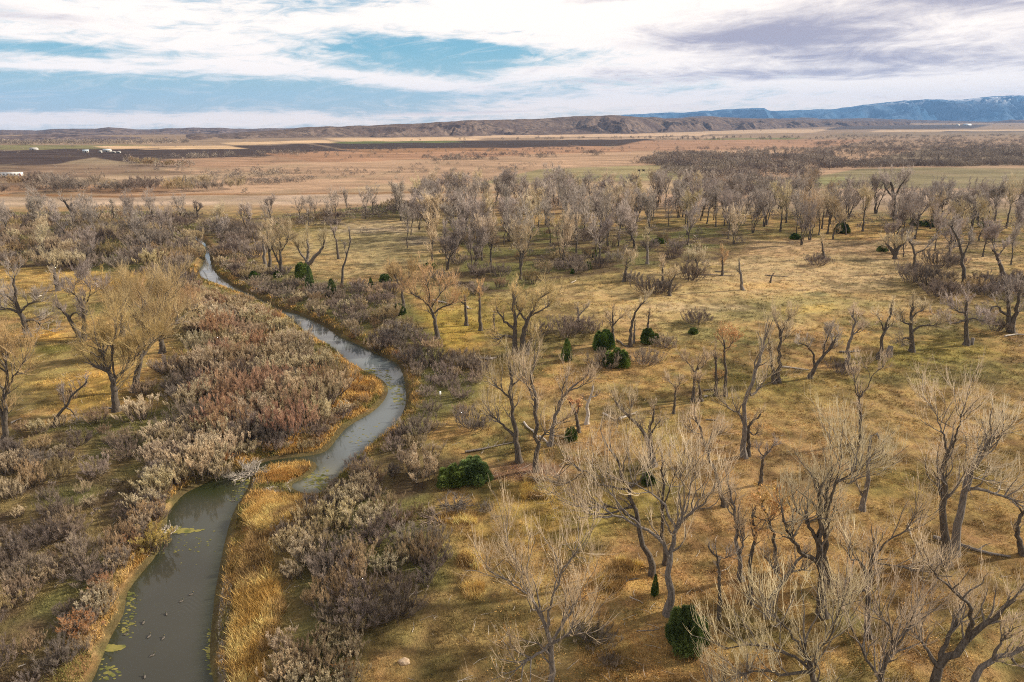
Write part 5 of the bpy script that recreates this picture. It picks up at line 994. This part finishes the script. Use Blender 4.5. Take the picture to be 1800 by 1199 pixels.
for i, (x0, y0, x1, y1, w, st, m, lab) in enumerate(LOGS):
    ax, ay = G(x0, y0); bx, by = G(x1, y1); cx, cy = (ax + bx) / 2, (ay + by) / 2; L = math.hypot(bx - ax, by - ay); mpp = depth_of(cx, cy, 0) / 1200
    L = min(L, 9.0 if abs(y1 - y0) > 8 else 30); o = link('fallen_log', log_mesh(L, max(w * mpp * .5, .06), i, st, m), (float(cx), float(cy), float(ground_z(cx, cy)) - .03), label=cut(lab), cat='log', group='fallen logs')
    o.rotation_euler[2] = math.atan2(by - ay, bx - ax)
def brush_heap(name, px, py, wpx, m, lab, n=26, lift=.5):
    x, y = G(px, py); z = float(ground_z(x, y)); z = max(z, WZ); s = wpx * depth_of(x, y, z) / 1200; rng = np.random.default_rng(int(px)); a = rng.uniform(0, 2 * pi, n)
    d = norm(np.stack([np.cos(a), np.sin(a), rng.uniform(.05, lift * 2, n)], 1)); p = rng.normal(size=(n, 3)) * [s * .12, s * .12, .02]; pts = [p]
    for k in range(5): p = p + d * s * .11 * rng.uniform(.6, 1.2, (n, 1)); pts.append(p); d = norm(d + rng.normal(size=(n, 3)) * .22)
    P = np.stack(pts, 1); R = np.linspace(.07, .02, 6)[None].repeat(n, 0); g = Geo(); V, F = tubes(P, R, 4); g.add(V, F)
    B, Q = grow(P, R, rng, 6, .25, s * .2, .6, .05, .2, 3, .03, .012); V, F = tubes(B, Q, 3); g.add(V, F)
    B, Q = grow(B, Q, rng, 4, .2, s * .1, .6, .05, .2, 2, .02, .01); V, F = tubes(B, Q, 3); g.add(V, F)
    link(name, g.mesh(name, [M[m]]), (float(x), float(y), z), label=lab, cat='brush heap')
brush_heap('brush_heap', 434, 822, 62, 'dead', 'bleached grey heap of dead branches hanging into the water at the left bank', 34)
brush_heap('brush_heap', 291, 921, 30, 'dead', 'small bare grey twig clump beside the yellow willow at the water', 16)
brush_heap('brush_heap', 800, 895, 60, 'bark_mid', 'tangled heap of dead grey branches in the clearing, right part', 30)
brush_heap('brush_heap', 765, 912, 54, 'sh_grey', 'darker flatter heap of dead branches, left part in the clearing', 30, .2)
brush_heap('brush_heap', 1588, 606, 22, 'bark_mid', 'small dark twig heap left of the long armed cottonwood', 12)
brush_heap('brush_heap', 1545, 1000, 20, 'bark_mid', 'small twig heap under the limb of the lower right grove', 12)

def tube_obj(name, pts, r0, r1, m, k=8, parent=None):
    P = np.array(pts, float)[None]; V, F = tubes(P, np.linspace(r0, r1, len(pts))[None], k); n = len(pts)
    g = Geo().add(V, F); 
    top = np.arange(k) + (n - 1) * k; g.F3.append(np.array([[top[0], top[i], top[i + 1]] for i in range(1, k - 1)])); g.m3.append(np.zeros(k - 2, int))
    return g.mesh(name, [m])
x, y = G(1562, 626); link('tree_stump', tube_obj('tree_stump', [(0, 0, -.2), (0, 0, .2), (.05, 0, 1.1), (.08, .05, 2.0)], .75, .45, M['bark_mid']), (float(x), float(y), 0), label='thick broken grey stump on green grass right of the crooked cottonwood', cat='stump')
x, y = G(1708, 605); link('tree_stump', tube_obj('tree_stump', [(0, 0, -.2), (0, 0, .3), (0, 0, 1.3)], .38, .3, M['bark_mid']), (float(x), float(y), 0), label='small grey stump beside the straight cottonwood at right', cat='stump')
# signpost
WH = mat('paint_white', plain((.7, .7, .68), (.82, .82, .8), 4))
x, y = G(774, 704); z = float(ground_z(x, y)); sg = link('signpost', None, (float(x), float(y), z), label='little white topped post on the grass by the right bank thicket', cat='post')
link('post', tube_obj('post', [(0, 0, -.2), (0, 0, .5), (0, 0, 1.1)], .05, .05, M['bark_mid']), parent=sg); link('cap', tube_obj('cap', [(0, 0, 1.05), (0, 0, 1.2), (0, 0, 1.5)], .17, .17, WH), parent=sg)
# boulder
def boulder(px, py, r, lab):
    import bmesh
    bm = bmesh.new(); bmesh.ops.create_icosphere(bm, subdivisions=3, radius=1)
    for v in bm.verts:
        n = vnoise(v.co.x * 2 + 9, v.co.y * 2 + v.co.z * 1.7, 4); v.co *= .8 + .4 * float(n); v.co.z *= .55
    me = bpy.data.meshes.new('boulder'); bm.to_mesh(me); bm.free(); me.materials.append(mat('stone_tan', plain((.34, .24, .15), (.52, .40, .28), 3)))
    x, y = G(px, py); o = link('boulder', me, (float(x), float(y), float(ground_z(x, y)) + r * .2), label=lab, cat='boulder'); o.scale = (r, r * .7, r)
boulder(711, 1168, .48, 'rounded tan boulder on dark grass at the bottom')

# ------------------------------------------------------------------ ducks and cattle
def lathe_x(prof, k=10):
    """body of revolution along x: (x, radius, centre z, flatten)"""
    a = np.arange(k) * 2 * pi / k; V = []
    for (x, r, z, f) in prof: V.append(np.stack([np.full(k, x), np.cos(a) * r, z + np.sin(a) * r * f], 1))
    V = np.vstack(V); n = len(prof); F = [[i * k + j, i * k + (j + 1) % k, (i + 1) * k + (j + 1) % k, (i + 1) * k + j] for i in range(n - 1) for j in range(k)]
    return V, np.array(F)
def duck_meshes():
    g = Geo(); V, F = lathe_x([(-.33, .005, .11, .5), (-.27, .04, .10, .5), (-.18, .09, .07, .8), (-.05, .125, .05, .85), (.08, .12, .05, .9), (.17, .085, .08, 1), (.205, .05, .14, 1.2)]); g.add(V, F)
    P = np.array([[[.15, 0, .09], [.19, 0, .17], [.205, 0, .22], [.225, 0, .255], [.26, 0, .25]]]); V, F = tubes(P, np.array([[.06, .042, .045, .052, .02]]), 8); g.add(V, F, 1)
    dk = mat('duck_feathers', plain((.05, .045, .04), (.16, .14, .12), 9)); hd = mat('duck_head', plain((.02, .03, .02), (.05, .06, .04), 9)); b = mat('duck_bill', plain((.3, .22, .05), (.35, .25, .06), 9))
    body = g.mesh('body', [dk, hd], smooth=True); V, F = tubes(np.array([[[.255, 0, .25], [.285, 0, .243], [.32, 0, .238]]]), np.array([[.018, .017, .012]]), 6); return body, Geo().add(V, F).mesh('bill', [b], smooth=True)
DB, DBill = duck_meshes(); pal = mat('duck_pale', plain((.35, .32, .28), (.55, .5, .45), 9))
rng = np.random.default_rng(3)
DUCKS = [(336,1045,'leading duck at the point of the ripples'),(319,1057,'second duck, just behind the leading one in the ripples'),(292,1080,'duck trailing behind the two in the ripples'),(252,1095,'duck on the left of the flock nearer the far side'),(222,1115,'leftmost duck of the flock near the algae'),
 (262,1119,'middle duck of the flock, left of a close neighbour'),(287,1122,'duck right of the middle one in the flock'),(268,1152,'dark duck alone below the flock'),(254,1190,'lowest duck at the bottom edge of the water'),(410,881,'duck by the gravel at the upper end of the wide water'),(577,805,'small dark duck on the pale pool by the spit')]
for (px, py, lab) in DUCKS:
    x, y = G(px, py, WZ); o = link('duck', DB, (float(x), float(y), WZ - .02), label=lab, cat='duck', group='ducks on the river'); o.scale = (.85,) * 3; o.rotation_euler[2] = rng.uniform(.6, 2.6); link('bill', DBill, parent=o)
def cow(px, py, rot, lab):
    x, y = G(px, py); g = Geo(); V, F = lathe_x([(-1.1, .05, 1.15, 1), (-1.05, .3, 1.12, 1.1), (-.6, .42, 1.05, 1.1), (0, .45, 1.0, 1.15), (.6, .40, 1.08, 1.2), (.95, .25, 1.2, 1.1), (1.2, .19, 1.2, 1), (1.42, .17, 1.12, 1), (1.7, .11, .95, 1), (1.75, .03, .93, 1)]); g.add(V, F)
    for lx, ly in ((-.85, .2), (-.85, -.2), (.65, .2), (.65, -.2)):
        V, F = tubes(np.array([[[lx, ly, 1.0], [lx + (.08 if lx < 0 else 0), ly, .5], [lx, ly, .02]]]), np.array([[.16, .085, .07]]), 6); g.add(V, F)
    V, F = tubes(np.array([[[-1.1, 0, 1.25], [-1.2, 0, .9], [-1.18, 0, .5]]]), np.array([[.04, .03, .05]]), 4); g.add(V, F)
    o = link('cow', g.mesh('cow', [mat('hide_black', plain((.015, .013, .012), (.03, .025, .02), 2))], smooth=True), (float(x), float(y), float(ground_z(x, y))), label=lab, cat='cow', group='cattle on the plain'); o.rotation_euler[2] = rot; o.scale = (1.3,) * 3
cow(1123, 302, .3, 'left one of two black cattle on the tan meadow'); cow(1131, 302, 2.9, 'right one of two black cattle on the tan meadow')

# ------------------------------------------------------------------ farm buildings
def box(g, x0, x1, y0, y1, z0, z1, m=0):
    V = np.array([(x, y, z) for z in (z0, z1) for x, y in ((x0, y0), (x1, y0), (x1, y1), (x0, y1))], float)
    g.add(V, np.array([[0, 3, 2, 1], [4, 5, 6, 7], [0, 1, 5, 4], [1, 2, 6, 5], [2, 3, 7, 6], [3, 0, 4, 7]]), m); return g
def gable(L, W, h, rise, ov=.4):
    g = Geo(); V = []
    for s in (-1, 1):
        e = s * (W / 2 + ov); t = .18; V = np.array([(-L / 2 - ov, e, h - .2), (L / 2 + ov, e, h - .2), (L / 2 + ov, 0, h + rise), (-L / 2 - ov, 0, h + rise)], float); V2 = V + [0, 0, t]
        g.add(np.vstack([V, V2]), np.array([[0, 1, 2, 3], [4, 7, 6, 5], [0, 4, 5, 1], [1, 5, 6, 2], [2, 6, 7, 3], [3, 7, 4, 0]]))
    return g
TIN = mat('tin_roof', plain((.38, .45, .52), (.55, .62, .68), .8, rough=.5)); WALL = mat('wall_pale', plain((.36, .35, .33), (.50, .48, .45), .6)); GLS = mat('window_glass', plain((.03, .035, .04), (.06, .07, .08), 1, rough=.2)); RED = mat('paint_red', plain((.35, .06, .05), (.45, .1, .08), 1))
RUB = mat('tyre_rubber', plain((.02, .02, .02), (.04, .04, .04), 3))
def house(name, px, py, L, W, h, rise, rot, roofm, lab, cat='building', z=None, Y=None):
    if Y is None: x, y = G(px, py)
    else:
        y = Y; x = ray(px, py)[0] / ray(px, py)[1] * Y
    z = float(ground_z(x, y)) if z is None else z
    t = link(name, None, (float(x), float(y), z), label=lab, cat=cat); t.rotation_euler[2] = rot; t.scale = (.75,) * 3 if L < 20 else (1,) * 3
    g = Geo(); box(g, -L / 2, L / 2, -W / 2, W / 2, -.5, h)
    for s in (-1, 1): g.add(np.array([(s * L / 2, -W / 2, h), (s * L / 2, W / 2, h), (s * L / 2, 0, h + rise * .97)], float), np.array([[0, 1, 2]]))
    link('wall', g.mesh('wall', [WALL]), parent=t); link('roof', gable(L, W, h, rise).mesh('roof', [roofm]), parent=t)
    link('door', box(Geo(), -1.2, 1.2, -W / 2 - .06, -W / 2 - .01, 0, min(2.6, h * .8)).mesh('door', [GLS]), parent=t)
    for k in (-.32, .32): link('window', box(Geo(), L * k - .7, L * k + .7, -W / 2 - .05, -W / 2 - .01, h * .35, h * .7).mesh('window', [GLS]), parent=t)
house('farmhouse', 60, 264, 15, 9, 3.2, 2.2, .1, WALL, 'small white farmhouse behind the dark field at far left')
house('farm_shed', 151, 268, 11, 9, 3.6, 2.0, .5, TIN, 'left blue roofed tin shed among the farm trees')
house('farm_shed', 189, 267, 15, 9, 3.8, 2.0, .05, TIN, 'wide blue roofed tin shed right of the farm trees')
house('farm_shed', 177, 268.5, 5, 5, 3, 1.2, .2, WALL, 'tiny white shed left of the wide blue roofed one')
house('farm_shed', 200, 269, 7, 3.4, 2.6, .5, .0, WALL, 'low white shed, left of the two beyond the wide tin shed')
house('farm_shed', 209, 269, 7, 3.4, 2.6, .5, .0, WALL, 'low white shed, right of the two beyond the wide tin shed')
house('ranch_barn', 1700, 217, 60, 24, 10, 8, .1, TIN, 'distant blue grey barn below the mountains at right', Y=5600)
house('ranch_barn', 1684, 217, 26, 18, 10, 6, .3, WALL, 'smaller pale barn left of the distant blue grey one', Y=5600)
# the white trailer at the left edge
x, y = G(19, 312); t = link('trailer', None, (float(x), float(y), float(ground_z(x, y))), label='long white trailer parked on the brown field at the left edge', cat='trailer'); t.rotation_euler[2] = .06
link('body', box(box(Geo(), -9, 9.6, -1.4, 1.4, .9, 3.9), -9.2, 9.8, -1.5, 1.5, 3.9, 4.05).mesh('body', [WH]), parent=t)
for k in range(6): link('window', box(Geo(), -7.8 + k * 2.9, -6.5 + k * 2.9, -1.46, -1.41, 2.2, 3.0).mesh('window', [GLS]), parent=t)
link('door', box(Geo(), 8.1, 9.1, -1.47, -1.41, 1.1, 3.2).mesh('door', [RED]), parent=t)
for k in (-5.5, -4.3, 5.0, 6.2):
    V, F = tubes(np.array([[[k, -1.35, .45], [k, -1.0, .45]]]), np.array([[.45, .45]]), 12); g = Geo().add(V, F); g.add(V[:12] , np.array([[0, 1, 2, 3], [0, 3, 4, 5], [0, 5, 6, 7], [0, 7, 8, 9], [0, 9, 10, 11]])); link('wheel', g.mesh('wheel', [RUB]), parent=t)
for i, (px, py) in enumerate([(68, 310), (119, 311)]):
    x, y = G(px, py); boulder(px, py, .9, ['dark lump on the brown field right of the trailer', 'pale lump on the brown field farther right of the trailer'][i])

# ------------------------------------------------------------------ grass, reeds, fallen leaves
def tufts(name, x, y, hgt, wid, blades, colf, rng, lab, cat, spread=.12):
    sd = river_sd(x, y); ok = sd > .15; x, y, sd, hgt = x[ok], y[ok], sd[ok], hgt[ok]; z = ground_z(x, y, sd); C = colf(x, y, z, sd)
    n = len(x); c = np.stack([x, y, z], 1)[:, None, :] + np.concatenate([rng.normal(0, spread, (n, blades, 2)), np.zeros((n, blades, 1))], 2)
    lean = rng.normal(0, .35, (n, blades, 2)); tip = c + np.concatenate([lean, np.ones((n, blades, 1))], 2) * (hgt[:, None] * rng.uniform(.5, 1.15, (n, blades)))[..., None]
    a = rng.uniform(0, pi, (n, blades)); w = np.stack([np.cos(a), np.sin(a), 0 * a], -1) * (wid * (y[:, None] / 70).clip(.8, 2.4))[..., None] * .5
    V = np.stack([c - w, c + w, tip], 2).reshape(-1, 3); v = rng.uniform(.55, 1.75, (n, blades, 1, 1)); Cc = (C[:, None, None, :] * v * np.array([1.0, 1.0, 1.3])[None, None, :, None]).reshape(-1, 3)
    def f(T, b):
        at = T.node('ShaderNodeAttribute', attribute_name='tint'); T.put(b.inputs['Base Color'], at.outputs['Color']); b.inputs['Roughness'].default_value = .9; b.inputs['Specular IOR Level'].default_value = .05
    me = mesh_np(name, V, np.arange(len(V)).reshape(-1, 3), mat(name, f), col=np.clip(Cc, 0, .9)); link(name, me, kind='stuff', label=lab, cat=cat)
rng = np.random.default_rng(41); n = 130000
ty = 36 * (300 / 36) ** rng.random(n); tx = rng.uniform(-1, 1, n) * (ty * .86 + 8); keep = fbm(tx / 2.6, ty / 2.6, 71, 3) > .44; tx, ty = tx[keep], ty[keep]
tufts('meadow_grass', tx, ty, rng.uniform(.15, .5, len(tx)), .05, 4, lambda x, y, z, sd: ground_color(x, y, z, sd) * 1.12, rng, 'dry olive and gold grass tufts over the river meadows', 'grass')
def poly_pts(poly, n, zz=-.4):
    P = px_poly(poly, zz); lo, hi = P.min(0), P.max(0); c = lo + (hi - lo) * rng.random((n, 2)); return c[inside(c[:, 0], c[:, 1], P)]
def reed(polys, n, hr, c1, c2, name, lab):
    q = np.vstack([poly_pts(p, n) for p in polys]); cl = fbm(q[:, 0] / 1.6, q[:, 1] / 1.6, 81, 3); q = q[(cl > .46) | (rng.random(len(q)) < .12)]
    f = lambda x, y, z, sd: (lambda k, w: (np.array(c1)[None] * (1 - k) + np.array(c2)[None] * k) * (1 - w) + np.array([[.20, .13, .065]]) * w)(sstep(fbm(x / 1.8, y / 1.8, 85, 3), .35, .65)[:, None], sstep(fbm(x / 2.6, y / 2.6, 88, 3), .5, .66)[:, None] * .8)
    tufts(name, q[:, 0], q[:, 1], rng.uniform(*hr, len(q)), .06, 6, f, rng, lab, 'grass', .16)
reed([[(410,1230),(405,1130),(415,1040),(432,960),(450,920),(480,935),(478,1010),(500,1080),(470,1150),(455,1230)],[(430,905),(500,880),(545,885),(520,925),(450,935)]], 24000, (.4, 1.25), (.38, .24, .075), (.56, .40, .16), 'golden_reeds', 'tall golden reeds along the right bank at the bottom')
reed([[(455,800),(560,775),(600,735),(650,700),(660,670),(620,650),(600,700),(560,750),(470,785)],[(468,836),(500,822),(540,820),(530,834),(480,846)],[(300,905),(330,866),(420,830),(400,820),(330,850),(275,905)],[(225,1060),(260,1000),(280,960),(255,960),(205,1050),(150,1190),(165,1199)]], 12000, (.25, .7), (.34, .19, .06), (.50, .33, .12), 'bank_grass', 'short orange grass on the spit, the islet and the left bank')
_e = np.vstack([LB, RB]); _e = _e[(_e[:, 1] < 210)]; _q = _e[rng.integers(len(_e), size=15000)] + rng.normal(0, 1.15, (15000, 2)); _s = river_sd(_q[:, 0], _q[:, 1]); _q = _q[(_s > .12) & (_s < 3)]
tufts('bank_sedge', _q[:, 0], _q[:, 1], rng.uniform(.2, .75, len(_q)), .06, 6, lambda x, y, z, sd: (lambda k: np.array([[.15, .135, .045]]) * (1 - k) + np.array([[.44, .28, .10]]) * k)(sstep(fbm(x / 2.2, y / 2.2, 95, 3), .4, .62)[:, None]), rng, "olive and rust sedge overhanging the water's edge", 'sedge', .2)
reed([[(845,1060),(845,1030),(815,1035),(818,1060)],[(805,1000),(840,1005),(845,985),(815,980)],[(1080,1050),(1130,1000),(1090,990),(1050,1030)],[(770,925),(835,925),(835,908),(790,905)],[(920,880),(970,880),(965,845),(920,845)]], 3500, (.4, .9), (.55, .36, .11), (.66, .48, .20), 'straw_clumps', 'bright straw coloured grass clumps on the lower clearing')
n = 60000; ly = 40 * (130 / 40) ** rng.random(n); lx = ly * rng.uniform(-.02, .85, n); lx += rng.normal(0, 1, n); keep = fbm(lx / 5, ly / 5, 91, 3) > .45; lx, ly = lx[keep], ly[keep]
sd = river_sd(lx, ly); lz = ground_z(lx, ly, sd) + .03 + .05 * rng.random(len(lx)); V = leaf_tris(np.stack([lx, ly, lz], 1), .065, rng)
link('fallen_leaves', mesh_np('fallen_leaves', V, np.arange(len(V)).reshape(-1, 3), mat('fallen_leaves', plain((.30, .15, .04), (.58, .36, .12), .9))), kind='stuff', label='orange brown leaves fallen over the grass under the cottonwoods', cat='leaves')

# ------------------------------------------------------------------ twig litter and gravel
n = 1300; ly = 38 * (190 / 38) ** rng.random(n); lx = rng.uniform(-.8, .85, n) * ly; sd = river_sd(lx, ly); ok = sd > .8; lx, ly = lx[ok], ly[ok]; n = len(lx)
lz = ground_z(lx, ly, sd[ok]) + .06; a = rng.uniform(0, pi, n); L = rng.uniform(.3, 1.6, n); dv = np.stack([np.cos(a), np.sin(a), rng.uniform(0, .2, n)], 1); p0 = np.stack([lx, ly, lz], 1)
P = np.stack([p0, p0 + dv * (L / 2)[:, None] + rng.normal(0, .08, (n, 3)) * [1, 1, .3], p0 + dv * L[:, None]], 1); V, F = tubes(P, np.array([[.024, .02, .01]]).repeat(n, 0) * rng.uniform(.5, 1.3, (n, 1)), 3)
link('fallen_twigs', Geo().add(V, F).mesh('fallen_twigs', [M['dead']]), kind='stuff', label='pale dead sticks littered over the meadow grass', cat='twigs')
q = np.vstack([poly_pts([(383,1240),(384,1080),(396,1010),(408,1030),(402,1110),(418,1199),(425,1240)], 5200, -.9), poly_pts([(445,838),(520,836),(505,850),(515,865),(470,868),(440,866)], 1800, -.9)]); sd = river_sd(q[:, 0], q[:, 1]); q = q[sd > -.3]; sd = sd[sd > -.3]; n = len(q); r = rng.uniform(.03, .11, n)
c = np.stack([q[:, 0], q[:, 1], np.maximum(ground_z(q[:, 0], q[:, 1], sd), WZ - .02)], 1); k = np.array([[1, 0, 0], [-.2, .9, 0], [-.9, -.1, 0], [-.1, -1, 0], [0, 0, .7]]); V = (c[:, None] + k[None] * r[:, None, None]).reshape(-1, 3); i5 = np.arange(n)[:, None, None] * 5
F = (i5 + np.array([[0, 1, 4], [1, 2, 4], [2, 3, 4], [3, 0, 4]])[None]).reshape(-1, 3)
link('gravel', mesh_np('gravel', V, F, mat('gravel', plain((.16, .13, .10), (.46, .41, .34), 2.0))), kind='stuff', label='pebbles along the narrow shore and the shallow bar', cat='gravel')

# ------------------------------------------------------------------ haze
g = box(Geo(), -17000, 17000, -400, 16800, -260, 720)
hz = bpy.data.materials.new('haze'); hz.use_nodes = True; T = NT(hz.node_tree); T.n.clear()
ou = T.node('ShaderNodeOutputMaterial'); pv = T.node('ShaderNodeVolumePrincipled'); pv.inputs['Color'].default_value = (.26, .52, 1.0, 1); pv.inputs['Density'].default_value = 3.7e-5; pv.inputs['Anisotropy'].default_value = 0.0
T.l.new(pv.outputs[0], ou.inputs['Volume']); link('haze', g.mesh('haze', [hz]), kind='stuff')
print('TREES', NTREE[0], 'SHRUBS', cnt, 'REST', len(REST), 'OBJ', len(SC.objects))
